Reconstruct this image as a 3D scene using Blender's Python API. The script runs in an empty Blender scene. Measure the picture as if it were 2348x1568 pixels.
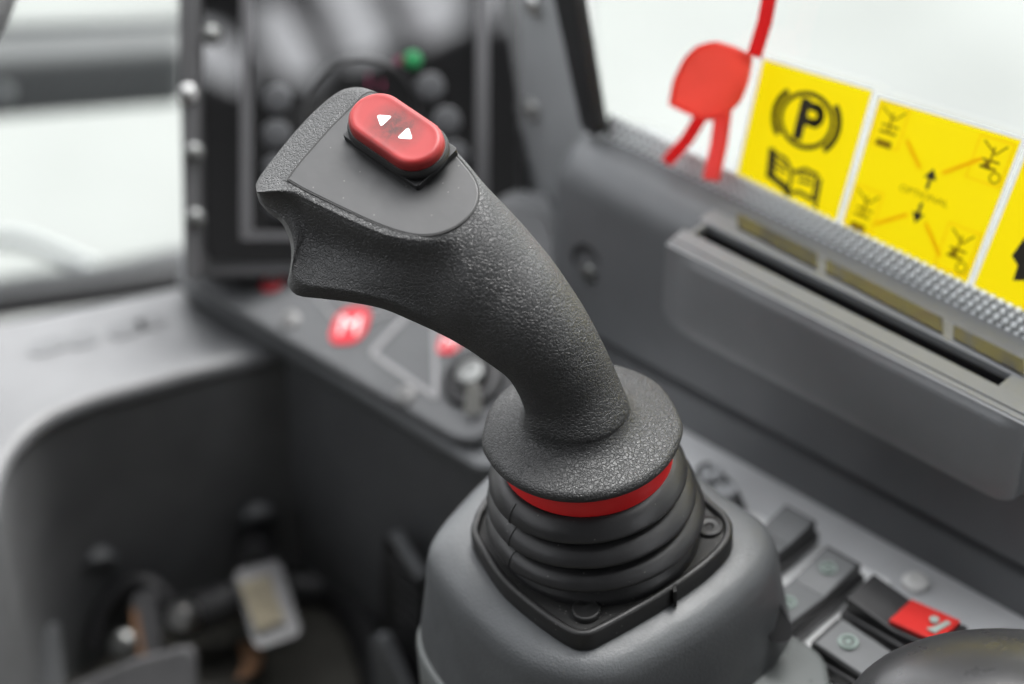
import bpy, bmesh, math, random
import numpy as np
from mathutils import Vector, Matrix
random.seed(7)
SC = bpy.context.scene
COL = SC.collection
PI = math.pi

# ------------------------------------------------------------------ camera
FPX, CX, CY = 5522.0, 1173.5, 784.0          # photo measured at 2347 x 1568
PITCH = math.radians(38.0)
XA = np.array([1.0, 0, 0])
FW = np.array([0, math.cos(PITCH), -math.sin(PITCH)])
UP = np.array([0, math.sin(PITCH), math.cos(PITCH)])
D0 = 0.746
ZA = np.array([0, 0, 1.0])
CAM = -((1333 - CX) / FPX * D0 * XA + (CY - 985) / FPX * D0 * UP + D0 * FW)

def ray(px, py):
    return FW + (px - CX) / FPX * XA + (CY - py) / FPX * UP
def W(px, py, d):
    return CAM + ray(px, py) * d
def nrm(v):
    v = np.asarray(v, float)
    return v / np.linalg.norm(v)
def hit(px, py, p0, n):
    r = ray(px, py)
    return CAM + r * (np.dot(np.asarray(p0) - CAM, n) / np.dot(r, n))
def hz(px, py, z):
    return hit(px, py, np.array([0, 0, z]), ZA)
def depth_of(p):
    return float(np.dot(np.asarray(p) - CAM, FW))

# ------------------------------------------------------------------ materials
def mat(name, col, rough=0.5, bump=None, spec=0.5, coat=0.0, metal=0.0, mottle=0.0, dust=0.0, grain=None, coat_ior=1.5, coat_rough=0.05, scr=0.0):
    m = bpy.data.materials.new(name)
    m.use_nodes = True
    nt = m.node_tree
    b = nt.nodes['Principled BSDF']
    L = nt.links.new
    b.inputs['Base Color'].default_value = (*col, 1)
    b.inputs['Roughness'].default_value = rough
    b.inputs['Specular IOR Level'].default_value = spec
    b.inputs['Metallic'].default_value = metal
    b.inputs['Coat Weight'].default_value = coat
    b.inputs['Coat IOR'].default_value = coat_ior
    b.inputs['Coat Roughness'].default_value = coat_rough
    tc = nt.nodes.new('ShaderNodeTexCoord')
    src = tc.outputs['Object']
    colsock = None
    if mottle or dust:
        n = nt.nodes.new('ShaderNodeTexNoise'); n.inputs['Scale'].default_value = 45; n.inputs['Detail'].default_value = 6
        L(src, n.inputs['Vector'])
        mp = nt.nodes.new('ShaderNodeMapRange'); mp.inputs[1].default_value = .3; mp.inputs[2].default_value = .7
        mp.inputs[3].default_value = 1 - mottle; mp.inputs[4].default_value = 1 + mottle
        L(n.outputs[0], mp.inputs[0])
        mx = nt.nodes.new('ShaderNodeVectorMath'); mx.operation = 'SCALE'
        mx.inputs[0].default_value = col
        L(mp.outputs[0], mx.inputs['Scale'])
        colsock = mx.outputs[0]
        rr = nt.nodes.new('ShaderNodeMapRange'); rr.inputs[1].default_value = .3; rr.inputs[2].default_value = .7
        rr.inputs[3].default_value = rough - .05; rr.inputs[4].default_value = rough + .06
        n2 = nt.nodes.new('ShaderNodeTexNoise'); n2.inputs['Scale'].default_value = 120; n2.inputs['Detail'].default_value = 4
        L(src, n2.inputs['Vector']); L(n2.outputs[0], rr.inputs[0]); L(rr.outputs[0], b.inputs['Roughness'])
    if dust:
        v = nt.nodes.new('ShaderNodeTexVoronoi'); v.inputs['Scale'].default_value = 640
        L(src, v.inputs['Vector'])
        sep = nt.nodes.new('ShaderNodeSeparateColor'); L(v.outputs['Color'], sep.inputs[0])
        gt = nt.nodes.new('ShaderNodeMath'); gt.operation = 'GREATER_THAN'; gt.inputs[1].default_value = 1 - .16 * dust
        L(sep.outputs[0], gt.inputs[0])
        lt = nt.nodes.new('ShaderNodeMath'); lt.operation = 'LESS_THAN'; lt.inputs[1].default_value = .16
        L(v.outputs['Distance'], lt.inputs[0])
        mu = nt.nodes.new('ShaderNodeMath'); mu.operation = 'MULTIPLY'
        L(gt.outputs[0], mu.inputs[0]); L(lt.outputs[0], mu.inputs[1])
        mix = nt.nodes.new('ShaderNodeMix'); mix.data_type = 'RGBA'
        mix.inputs[7].default_value = (.11, .107, .10, 1)
        L(mu.outputs[0], mix.inputs[0])
        if colsock: L(colsock, mix.inputs[6])
        else: mix.inputs[6].default_value = (*col, 1)
        colsock = mix.outputs[2]
    if colsock: L(colsock, b.inputs['Base Color'])
    if bump:
        sc, st = bump
        n = nt.nodes.new('ShaderNodeTexNoise'); n.inputs['Scale'].default_value = sc; n.inputs['Detail'].default_value = 3
        L(src, n.inputs['Vector'])
        bp = nt.nodes.new('ShaderNodeBump'); bp.inputs['Strength'].default_value = st; bp.inputs['Distance'].default_value = .0006
        L(n.outputs[0], bp.inputs['Height']); L(bp.outputs[0], b.inputs['Normal'])
    if grain:
        sc, dist = grain
        # leather grain: warped cells parted by creases, a finer net inside them
        wn = nt.nodes.new('ShaderNodeTexNoise'); wn.inputs['Scale'].default_value = sc * .55; wn.inputs['Detail'].default_value = 2
        L(src, wn.inputs['Vector'])
        sb = nt.nodes.new('ShaderNodeVectorMath'); sb.operation = 'SUBTRACT'; sb.inputs[1].default_value = (.5, .5, .5)
        L(wn.outputs['Color'], sb.inputs[0])
        sca = nt.nodes.new('ShaderNodeVectorMath'); sca.operation = 'SCALE'; sca.inputs['Scale'].default_value = 1.7 / sc
        L(sb.outputs[0], sca.inputs[0])
        ad = nt.nodes.new('ShaderNodeVectorMath'); L(src, ad.inputs[0]); L(sca.outputs[0], ad.inputs[1])
        v1 = nt.nodes.new('ShaderNodeTexVoronoi'); v1.feature = 'DISTANCE_TO_EDGE'; v1.inputs['Scale'].default_value = sc
        L(ad.outputs[0], v1.inputs['Vector'])
        r1 = nt.nodes.new('ShaderNodeMapRange'); r1.interpolation_type = 'SMOOTHSTEP'; r1.inputs[2].default_value = .17
        L(v1.outputs['Distance'], r1.inputs[0])
        v2 = nt.nodes.new('ShaderNodeTexVoronoi'); v2.feature = 'DISTANCE_TO_EDGE'; v2.inputs['Scale'].default_value = sc * 2.1
        L(ad.outputs[0], v2.inputs['Vector'])
        r2 = nt.nodes.new('ShaderNodeMapRange'); r2.interpolation_type = 'SMOOTHSTEP'; r2.inputs[2].default_value = .2; r2.inputs[4].default_value = .16
        L(v2.outputs['Distance'], r2.inputs[0])
        a2 = nt.nodes.new('ShaderNodeMath'); L(r1.outputs[0], a2.inputs[0]); L(r2.outputs[0], a2.inputs[1])
        nz = nt.nodes.new('ShaderNodeTexNoise'); nz.inputs['Scale'].default_value = sc * .5; nz.inputs['Detail'].default_value = 4
        L(src, nz.inputs['Vector'])
        a3 = nt.nodes.new('ShaderNodeMath'); a3.operation = 'MULTIPLY_ADD'; a3.inputs[1].default_value = .4
        L(nz.outputs[0], a3.inputs[0]); L(a2.outputs[0], a3.inputs[2])
        bp = nt.nodes.new('ShaderNodeBump'); bp.inputs['Strength'].default_value = 1; bp.inputs['Distance'].default_value = dist
        L(a3.outputs[0], bp.inputs['Height']); L(bp.outputs[0], b.inputs['Normal'])
    return m

M = {}
M['leather'] = mat('soft_grained_grip', (.026, .0265, .027), .45, grain=(860, .00018), spec=.5)
M['panel'] = mat('smooth_black_plastic', (.026, .0265, .027), .42, mottle=.12, dust=.5, bump=(75, .35))
M['seam'] = mat('seam_black', (.004, .004, .004), .7)
M['cap'] = None
M['white'] = mat('white_print', (.82, .82, .82), .5)
M['rubber'] = mat('black_rubber', (.016, .016, .017), .43, mottle=.12, dust=.35, bump=(900, .08))
M['blackp'] = mat('black_plastic', (.010, .010, .0105), .5, mottle=.1)
M['plate'] = mat('dusty_black_plastic', (.011, .011, .011), .5, mottle=.2, dust=1.2)
M['plate_in'] = mat('dusty_black_plate_top', (.010, .010, .0095), .7, mottle=.3, dust=2.2)
M['redring'] = mat('red_plastic_ring', (.66, .011, .013), .40, mottle=.05)
M['pod'] = mat('grey_cab_plastic', (.088, .093, .097), .44, mottle=.10, dust=.3, bump=(1150, .32))
M['podlow'] = mat('grey_cab_plastic_glossy', (.14, .15, .147), .3, mottle=.06)
M['wall'] = mat('grey_wall_plastic', (.125, .130, .135), .42, mottle=.06, bump=(900, .2))
M['pillar'] = mat('grey_pillar_cover', (.34, .35, .358), .45, mottle=.05, bump=(900, .2))
M['pocket'] = mat('grey_pocket_plastic', (.19, .197, .203), .42, mottle=.05, bump=(900, .2))
M['wall2'] = mat('charcoal_wall_plastic', (.088, .091, .095), .5, mottle=.08, bump=(900, .2))
M['console'] = mat('light_grey_console', (.60, .61, .62), .33, mottle=.05)
M['shelf'] = mat('mid_grey_shelf', (.115, .118, .122), .45, mottle=.06)
M['kick'] = mat('dark_kick_panel', (.115, .118, .121), .55, mottle=.12)
M['screen'] = mat('glossy_black_glass', (.004, .004, .0045), .04, coat=1.0, coat_ior=2.4, coat_rough=.01)
M['bezel'] = mat('grey_bezel', (.075, .075, .078), .5, mottle=.06)
M['frame'] = mat('screen_frame_grey', (.10, .10, .105), .45)
M['key'] = mat('dark_key', (.075, .077, .082), .35)
M['green'] = mat('green_indicator', (.02, .20, .07), .4)
M['chrome'] = mat('bright_steel', (.55, .55, .54), .28, metal=1)
M['steel'] = mat('dull_steel', (.22, .225, .22), .42, metal=1)
M['keymetal'] = mat('nickel_key', (.30, .30, .28), .35, metal=.3)
M['screwgrey'] = mat('grey_screw_head', (.16, .16, .16), .5)
M['dialring'] = mat('dark_dial_ring', (.035, .035, .037), .5)
M['zinc'] = mat('zinc_screw', (.80, .80, .78), .4)
M['redlogo'] = mat('red_sticker', (.55, .02, .035), .45)
M['redtag'] = mat('red_tag_plastic', (.70, .09, .07), .4, mottle=.3)
M['redstrap'] = mat('red_strap', (.50, .015, .02), .5)
M['pinkstrap'] = mat('worn_red_strap', (.72, .09, .09), .5)
M['yellow'] = mat('yellow_sticker', (.84, .60, .004), .45, mottle=.02)
M['orange'] = mat('orange_print', (.80, .46, .004), .5)
M['ink'] = mat('black_print', (.02, .018, .01), .5)
M['inkfaint'] = mat('thin_black_print', (.28, .20, .004), .5)
M['edgeglint'] = mat('white_edge_reflection', (.78, .79, .78), .5)
M['bead'] = mat('pale_edge_dots', (.72, .75, .75), .35)
M['beadbase'] = mat('dark_glass_edge', (.02, .021, .022), .4)
M['seal'] = mat('black_rubber_seal', (.016, .016, .017), .45, mottle=.1)
M['switch'] = mat('grey_switch', (.16, .165, .168), .35, mottle=.05)
M['switchdark'] = mat('dark_switch_body', (.03, .03, .031), .4, mottle=.1)
M['icon'] = mat('pale_green_icon', (.32, .40, .36), .5)
M['redswitch'] = mat('red_switch', (.62, .030, .025), .35)
M['gloss'] = mat('dark_reflecting_strip', (.05, .05, .05), .24, coat=.6, coat_ior=1.6)
M['knob'] = mat('glossy_black_rest', (.024, .024, .025), .30, mottle=.1)
M['floor'] = mat('dirty_floor_mat', (.050, .048, .040), .75, mottle=.35, bump=(200, .6))
M['pedalpad'] = mat('muddy_pedal_pad', (.19, .165, .11), .7, mottle=.25)
M['pedal'] = mat('worn_pedal_steel', (.075, .075, .078), .5, mottle=.2)
M['leaf'] = mat('dry_leaf', (.30, .16, .085), .7, mottle=.2)
M['beam'] = mat('dark_beam_paint', (.018, .0195, .021), .5, mottle=.05, bump=(900, .2))
M['wheelrim'] = mat('steering_grain', (.030, .031, .032), .42, grain=(700, .0002))
M['ground'] = mat('pale_snowy_concrete', (.115, .119, .116), .9, mottle=.24)
M['ground'].node_tree.nodes['Noise Texture'].inputs['Scale'].default_value = 1.3
M['hose'] = mat('pale_grey_hose', (.36, .37, .38), .5)

def red_cap_mat():
    m = mat('red_rocker_plastic', (.36, .022, .024), .46, spec=.35)
    nt = m.node_tree; L = nt.links.new; b = nt.nodes['Principled BSDF']
    tc = nt.nodes.new('ShaderNodeTexCoord')
    # grubby smudge between the arrows, worn by thumbs
    mp = nt.nodes.new('ShaderNodeMapping'); mp.inputs['Scale'].default_value = (1, 1, 1)
    L(tc.outputs['Object'], mp.inputs['Vector'])
    ln = nt.nodes.new('ShaderNodeVectorMath'); ln.operation = 'LENGTH'; L(mp.outputs[0], ln.inputs[0])
    r = nt.nodes.new('ShaderNodeMapRange'); r.inputs[1].default_value = .001; r.inputs[2].default_value = .0105; r.inputs[3].default_value = .85; r.inputs[4].default_value = 0
    L(ln.outputs['Value'], r.inputs[0])
    n = nt.nodes.new('ShaderNodeTexNoise'); n.inputs['Scale'].default_value = 330; n.inputs['Detail'].default_value = 6
    L(tc.outputs['Object'], n.inputs['Vector'])
    n2 = nt.nodes.new('ShaderNodeTexNoise'); n2.inputs['Scale'].default_value = 3000; n2.inputs['Detail'].default_value = 3
    L(tc.outputs['Object'], n2.inputs['Vector'])
    a = nt.nodes.new('ShaderNodeMath'); a.operation = 'MULTIPLY'; L(n.outputs[0], a.inputs[0]); L(n2.outputs[0], a.inputs[1])
    a2 = nt.nodes.new('ShaderNodeMath'); a2.operation = 'MULTIPLY'; a2.inputs[1].default_value = 4.2; L(a.outputs[0], a2.inputs[0])
    k = nt.nodes.new('ShaderNodeMath'); k.operation = 'MULTIPLY'; k.use_clamp = True; L(a2.outputs[0], k.inputs[0]); L(r.outputs[0], k.inputs[1])
    mix = nt.nodes.new('ShaderNodeMix'); mix.data_type = 'RGBA'
    mix.inputs[6].default_value = (.235, .018, .018, 1); mix.inputs[7].default_value = (.05, .014, .012, 1)
    L(k.outputs[0], mix.inputs[0]); L(mix.outputs[2], b.inputs['Base Color'])
    return m
M['cap'] = red_cap_mat()

def glass_mat():
    m = bpy.data.materials.new('clear_window_glass'); m.use_nodes = True
    nt = m.node_tree; nt.nodes.clear()
    o = nt.nodes.new('ShaderNodeOutputMaterial'); mx = nt.nodes.new('ShaderNodeMixShader')
    t = nt.nodes.new('ShaderNodeBsdfTransparent'); t.inputs[0].default_value = (.96, .975, .965, 1)
    g = nt.nodes.new('ShaderNodeBsdfGlossy'); g.inputs['Roughness'].default_value = .02
    f = nt.nodes.new('ShaderNodeFresnel'); f.inputs[0].default_value = 1.3
    nt.links.new(f.outputs[0], mx.inputs[0]); nt.links.new(t.outputs[0], mx.inputs[1]); nt.links.new(g.outputs[0], mx.inputs[2])
    nt.links.new(mx.outputs[0], o.inputs[0])
    return m
M['glass'] = glass_mat()
def thin_translucent(m, col, fac):
    nt = m.node_tree; b = nt.nodes['Principled BSDF']; o = nt.nodes['Material Output']
    t = nt.nodes.new('ShaderNodeBsdfTranslucent'); t.inputs[0].default_value = (*col, 1)
    mx = nt.nodes.new('ShaderNodeMixShader'); mx.inputs[0].default_value = fac
    nt.links.new(b.outputs[0], mx.inputs[1]); nt.links.new(t.outputs[0], mx.inputs[2]); nt.links.new(mx.outputs[0], o.inputs[0])
thin_translucent(M['yellow'], (1, .78, .004), .74)
thin_translucent(M['orange'], (.96, .64, .004), .74)
thin_translucent(M['inkfaint'], (.30, .20, .004), .5)
thin_translucent(M['redtag'], (.98, .30, .25), .7)
thin_translucent(M['redstrap'], (.95, .12, .12), .65)
thin_translucent(M['pinkstrap'], (1, .28, .27), .7)
thin_translucent(M['edgeglint'], (.8, .8, .8), .6)

# ------------------------------------------------------------------ mesh helpers
WPOS = {}
def tag(o, label=None, cat=None, group=None, kind=None):
    if label: o['label'] = label
    if cat: o['category'] = cat
    if group: o['group'] = group
    if kind: o['kind'] = kind
    return o
def thing(name, loc, label, cat, group=None):
    o = bpy.data.objects.new(name, None); COL.objects.link(o)
    o.empty_display_size = .01
    o.location = Vector(loc); WPOS[o.name] = np.array(loc, float)
    return tag(o, label, cat, group)
def obj(name, vf, m, parent=None, bevel=0.0, seg=3, sharp=40, smooth=True, frame=None, wn=True):
    """vf: (verts in world, faces).  frame=(origin, x, y, z axes) gives the object its own axes."""
    v, f = vf
    v = np.asarray(v, float)
    if frame is None:
        org = v.mean(axis=0); R3 = np.eye(3)
    else:
        org = np.asarray(frame[0], float); R3 = np.array(frame[1:4], float)   # rows: local axes in world
    lv = (v - org) @ R3.T
    bm = bmesh.new()
    bv = [bm.verts.new(p) for p in lv]
    for q in f:
        q2 = []
        for i in q:
            if not q2 or q2[-1] != i: q2.append(i)
        if len(set(q2)) >= 3:
            try: bm.faces.new([bv[i] for i in q2])
            except ValueError: pass
    bmesh.ops.remove_doubles(bm, verts=bm.verts, dist=1e-7)
    bmesh.ops.recalc_face_normals(bm, faces=bm.faces)
    if bevel:
        bm.normal_update()
        es = [e for e in bm.edges if len(e.link_faces) == 2 and e.calc_face_angle(0) > math.radians(28)]
        bmesh.ops.bevel(bm, geom=es, offset=bevel, segments=seg, profile=.5, affect='EDGES', clamp_overlap=True)
        bmesh.ops.recalc_face_normals(bm, faces=bm.faces)
    me = bpy.data.meshes.new(name); bm.to_mesh(me); bm.free()
    me.materials.append(m)
    if smooth:
        me.shade_smooth(); me.set_sharp_from_angle(angle=math.radians(sharp))
    o = bpy.data.objects.new(name, me); COL.objects.link(o)
    pw = np.zeros(3)
    if parent is not None:
        o.parent = parent; pw = WPOS[parent.name]
    o.location = Vector(org - pw)
    if frame is not None:
        o.rotation_mode = 'QUATERNION'
        o.rotation_quaternion = Matrix([list(R3[:, i]) for i in range(3)]).transposed().transposed().to_quaternion() if False else Matrix(R3.T.tolist()).to_quaternion()
    WPOS[o.name] = org.copy()
    if bevel and wn:
        md = o.modifiers.new('wn', 'WEIGHTED_NORMAL'); md.keep_sharp = True
    return o

def merge(*parts):
    V, Fc = [], []
    for v, f in parts:
        n = len(V); V += [np.asarray(p, float) for p in v]; Fc += [[i + n for i in q] for q in f]
    return V, Fc
def prism(poly, vec):
    n = len(poly); vec = np.asarray(vec, float)
    v = [np.asarray(p, float) for p in poly] + [np.asarray(p, float) + vec for p in poly]
    f = [list(range(n)), list(range(2 * n - 1, n - 1, -1))]
    f += [[i, (i + 1) % n, n + (i + 1) % n, n + i] for i in range(n)]
    return v, f
def sheet(poly):
    return [np.asarray(p, float) for p in poly], [list(range(len(poly)))]
def box(c, ax, ay, az, hx, hy, hz_):
    c = np.asarray(c); q = [c + sx * ax * hx + sy * ay * hy - az * hz_ for sx, sy in ((-1, -1), (1, -1), (1, 1), (-1, 1))]
    return prism(q, az * 2 * hz_)
def loft(rings, closed=True, cap0=True, cap1=True):
    n = len(rings[0]); V = [p for r in rings for p in r]; Fc = []
    for i in range(len(rings) - 1):
        for j in range(n if closed else n - 1):
            k = (j + 1) % n
            Fc.append([i * n + j, i * n + k, (i + 1) * n + k, (i + 1) * n + j])
    if closed and cap0: Fc.append(list(range(n)))
    if closed and cap1: Fc.append([(len(rings) - 1) * n + j for j in range(n)][::-1])
    return V, Fc
def basis(axis):
    a = nrm(axis); t = np.array([0, 0, 1.0]) if abs(a[2]) < .9 else np.array([1.0, 0, 0])
    u = nrm(np.cross(t, a)); return u, np.cross(a, u), a
def revolve(prof, o, axis, n=48):
    u, w, a = basis(axis); o = np.asarray(o)
    rings = [[o + a * h + (u * math.cos(t) + w * math.sin(t)) * max(r, 1e-5) for t in np.linspace(0, 2 * PI, n, endpoint=False)] for r, h in prof]
    return loft(rings)
def catmull(P, per, closed=False):
    P = np.asarray(P, float); n = len(P); out = []
    segs = n if closed else n - 1
    for i in range(segs):
        if closed: p0, p1, p2, p3 = P[(i - 1) % n], P[i], P[(i + 1) % n], P[(i + 2) % n]
        else:
            p1, p2 = P[i], P[i + 1]
            p0 = P[i - 1] if i > 0 else 2 * p1 - p2
            p3 = P[i + 2] if i + 2 < n else 2 * p2 - p1
        for k in range(per):
            t = k / per
            out.append(.5 * ((2 * p1) + (-p0 + p2) * t + (2 * p0 - 5 * p1 + 4 * p2 - p3) * t * t + (-p0 + 3 * p1 - 3 * p2 + p3) * t ** 3))
    if not closed: out.append(P[-1])
    return np.array(out)
def tube(pts, r, n=16, per=8):
    P = catmull(pts, per) if per > 1 else np.asarray(pts, float)
    rr = np.full(len(P), r) if np.isscalar(r) else np.interp(np.linspace(0, 1, len(P)), np.linspace(0, 1, len(r)), r)
    rings = []; u = None
    for i, p in enumerate(P):
        t = nrm(P[min(i + 1, len(P) - 1)] - P[max(i - 1, 0)])
        if u is None: u = basis(t)[0]
        u = nrm(u - np.dot(u, t) * t); w = np.cross(t, u)
        rings.append([p + (u * math.cos(a) + w * math.sin(a)) * rr[i] for a in np.linspace(0, 2 * PI, n, endpoint=False)])
    return loft(rings)
def torus(c, axis, R0, r0, n=96, k=18):
    u, w, a = basis(axis); c = np.asarray(c); V = []; Fc = []
    for i in range(n):
        t = 2 * PI * i / n; e = u * math.cos(t) + w * math.sin(t)
        for j in range(k):
            s = 2 * PI * j / k
            V.append(c + e * (R0 + r0 * math.cos(s)) + a * r0 * math.sin(s))
    for i in range(n):
        for j in range(k):
            Fc.append([i * k + j, ((i + 1) % n) * k + j, ((i + 1) % n) * k + (j + 1) % k, i * k + (j + 1) % k])
    return V, Fc
def roundpoly(P, r, n=5):
    """2-D/3-D polygon with its corners rounded by r."""
    P = [np.asarray(p, float) for p in P]; out = []
    for i, p in enumerate(P):
        a, b = P[i - 1], P[(i + 1) % len(P)]
        rr = min(r, .45 * np.linalg.norm(a - p), .45 * np.linalg.norm(b - p))
        p0 = p + nrm(a - p) * rr; p1 = p + nrm(b - p) * rr
        for t in np.linspace(0, 1, n):
            out.append((1 - t) ** 2 * p0 + 2 * t * (1 - t) * p + t * t * p1)
    return out
def pl(pxs, p0, n, off=0.0):
    n = nrm(n)
    return [hit(x, y, np.asarray(p0) + n * off, n) for x, y in pxs]
def text_mesh(s, size=1.0):
    c = bpy.data.curves.new('lettering', 'FONT'); c.body = s; c.size = size; c.align_x = 'CENTER'; c.align_y = 'CENTER'
    o = bpy.data.objects.new('lettering', c); COL.objects.link(o)
    bpy.context.view_layer.update()
    me = bpy.data.meshes.new_from_object(o.evaluated_get(bpy.context.evaluated_depsgraph_get()))
    v = [np.array(x.co[:2]) for x in me.vertices]; f = [list(p.vertices) for p in me.polygons]
    bpy.data.objects.remove(o); bpy.data.curves.remove(c); bpy.data.meshes.remove(me)
    return v, f

# ================================================================== JOYSTICK
O0 = np.zeros(3)
TOV = -FW
nd = nrm(-.066 * XA + .759 * UP + .647 * TOV)              # axis of the round hand rest
dx_ = nrm(XA - np.dot(XA, nd) * nd); dx_ = nrm(dx_ + nd * 0)
dmaj = nrm(np.cross(nd, np.cross(.996 * XA + .087 * UP, nd)))
dtow = np.cross(dmaj, nd); dtow = dtow if np.dot(dtow, TOV) > 0 else -dtow
joy = thing('joystick', (0, 0, -.044), 'black curved joystick handle with a red two-way thumb rocker, standing on its ribbed rubber boot', 'joystick')

S_MM = 7.4
def pv(px, py):                                            # plane of the thumb plate: towards-viewer offset in mm
    x = (px - 900) / S_MM; y = (390 - py) / S_MM
    return 26 + .19 * x - .657 * y
def WV(px, py, v):
    return W(px, py, D0 - v / 1000)

outline = [(660, 411), (694, 431), (730, 449), (796, 481), (862, 511), (919, 531), (963, 538.5), (1003, 535), (1042, 520), (1073, 496), (1091, 470), (1096.5, 439),
           (1087, 409), (1060, 373), (1016, 327), (975, 288), (925, 250), (880, 222), (850, 212), (832, 219), (799, 253), (755, 297), (717, 340), (686, 376)]
# A (lower/left silhouette), B (upper/right silhouette), vA, vB, sE (lower edge of the flat top), sT
SL = [
    ((590, 449), (586, 424), 9, 12, .45, .75, .15, 0, 0),
    ((597, 467), (597, 403), 10.5, 12, .47, .82, .3, 0, 0),
    ((618, 489), (637, 350), 10.5, 9, .42, .88, .6, 0, 0),
    ((645, 511), (682, 296), 10.5, 5, .39, .9, .8, 0, 0),
    ((662, 545), (722, 254), 9.5, 2, .40, .93, 1, 0, 0),
    ((668, 585), (762, 220), 9, 0, None, .94, 1, 0, 0),
    ((663, 625), (795, 203), 9, 0, None, .94, 1, 0, 0),
    ((660, 652), (835, 202), 8.5, 2, None, .95, 1, 0, 0),
    ((682, 677), (888, 224), 10.5, 7, None, .95, 1, 0, 0),
    ((740, 685), (950, 264), 15, 12, None, .95, 1, 0, 0),
    ((810, 694), (1010, 312), 18.5, 18, None, .95, 1, 0, 0),
    ((880, 709), (1062, 364), 20, 24, None, .95, 1, .12, 16),
    ((950, 738), (1112, 424), 20.5, 29, .66, .95, 1, .45, 15),
    ((1012, 766), (1165, 480), 20.5, 27, .72, .95, 1, 1, 18),
    ((1066, 796), (1217, 538), 20.5, 25, .75, .95, 1, 1, 18.5),
    ((1112, 827), (1272, 607), 20.5, 24, 0, 0, 0, 1, 18.5),
    ((1160, 862), (1332, 697), 19, 20, 0, 0, 0, 1, 17),
    ((1185, 897), (1376, 777), 14, 14.5, 0, 0, 0, 1, 16),
    ((1198, 925), (1410, 848), 9.5, 9, 0, 0, 0, 1, 15.5),
]
def rim_drop(px, py):
    # the grained rim in front of the thumb plate rolls away from the plate's front edge
    d = (660 + 175 * (411 - py) / 195 - px) * .745
    return 0 if d <= 3 else 8 * ((d - 3) / 70) ** 1.25
def pvr(px, py): return pv(px, py) - rim_drop(px, py)
def cross_poly(A, B, poly):
    ss = []
    for i in range(len(poly)):
        p, q = np.array(poly[i], float), np.array(poly[(i + 1) % len(poly)], float)
        d = B - A; e = q - p; den = d[0] * e[1] - d[1] * e[0]
        if abs(den) < 1e-9: continue
        w = p - A; s = (w[0] * e[1] - w[1] * e[0]) / den; t = (w[0] * d[1] - w[1] * d[0]) / den
        if 0 <= t <= 1 and 0 < s < 1: ss.append(s)
    return ss
rings = []
TAU = [0] * 14 + [4, 10, 18, 26, 33]
for i, (A, B, vA, vB, sE, sT, k, w, Dm) in enumerate(SL):
    A = np.array(A, float); B = np.array(B, float)
    P = lambda s: A + (B - A) * s
    L_ = np.linalg.norm(B - A)
    head = ell = None
    if w < 1:
        s_hi = None
        cr = cross_poly(A, B, outline)
        if sE is None:
            sE = min(cr) - 5 / L_
        if len(cr) > 1 and i <= 8: s_hi = max(cr)
        km = min(1, L_ / 330)
        f = lambda s, v: (P(s), v)
        vE = pvr(*P(sE)) - .2
        v2 = vA + 10.5 * km
        s4 = sE - 18 / L_ * km - .01
        v4 = pvr(*P(s4)) - (.7 if i <= 4 else 1.9) * km
        cc = [.3, .3, .4, .5, .7, .9, 1, 1, 1, .9, .72, .5, .25, .1, 0][i]        # hollow under the head fades towards the neck
        v3 = cc * (v2 * .72 + v4 * .28 - 1.6 * km) + (1 - cc) * (v2 * .48 + v4 * .52 + 1.5)
        s6, s7, s8 = sE + (sT - sE) * .33, sE + (sT - sE) * .66, sT
        if s_hi and s_hi < .93: s6, s7 = sE + (s_hi - sE) * .5, s_hi + .01
        tp = lambda s: f(s, pvr(*P(s)) - .5)
        pts = [f(0, vA), f(.045, vA + 9 * km), f(sE * .24, v2), f(sE * .6, v3), f(s4, v4), f(sE, vE),
               tp(s6), tp(s7), f(s8, pvr(*P(s8)) - .9), f(1, min(vB, pvr(*P(1)) - 2.2)),
               f(.94, vB - 12 * k), f(.62, pv(*P(.62)) - 33 * max(k, .3)), f(.3, vA - 15 * max(k, .2)), f(.05, vA - 6 * k)]
        head = np.array([WV(p[0], p[1], v) for p, v in pts])
    if w > 0:
        c = (A + B) / 2; vc = (vA + vB) / 2; dAB = (B - A) / 2
        perp = np.array([-dAB[1], dAB[0]]); perp /= np.linalg.norm(perp)
        tau = math.radians(TAU[i]); q = []
        for j in range(14):
            th = PI * j / 9 if j <= 9 else PI + PI * (j - 9) / 5
            p = c - dAB * math.cos(th) + perp * Dm * math.sin(th) * math.sin(tau) * S_MM
            v = vc - (vA - vB) / 2 * -math.cos(th) * 1 + Dm * math.sin(th) * math.cos(tau)
            q.append(WV(p[0], p[1], v))
        ell = np.array(q)
    rings.append(head if w == 0 else ell if w == 1 else head * (1 - w) + ell * w)
DISC_R = 229 / FPX * D0
for r, h in ((15.9, 11.2), (16.2, 8.6), (17.2, 6.4), (19.2, 4.7), (22.5, 3.5), (26, 2.75), (29, 2.1), (30.35, 1.35), (30.95, 0), (30.6, -1.5), (29.6, -2.5), (28, -2.9), (22, -3), (10, -3)):
    r *= DISC_R / .03095 / 1000; h /= 1000
    off = np.array([0, 0, 0.]) if h < .004 else -dmaj * .0012 * min(1, (h - .004) / .004)
    rings.append(np.array([O0 + off + nd * h + r * (-dmaj * math.cos(th) + dtow * math.sin(th))
                           for th in [PI * j / 9 if j <= 9 else PI + PI * (j - 9) / 5 for j in range(14)]]))
rings = np.array(rings)
fine = np.stack([catmull(rings[:, j], 7) for j in range(14)], axis=1)       # along the handle
fine = [catmull(r, 12, closed=True) for r in fine]                           # round the handle
grip = obj('grip', loft(fine), M['leather'], joy, sharp=180)

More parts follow.
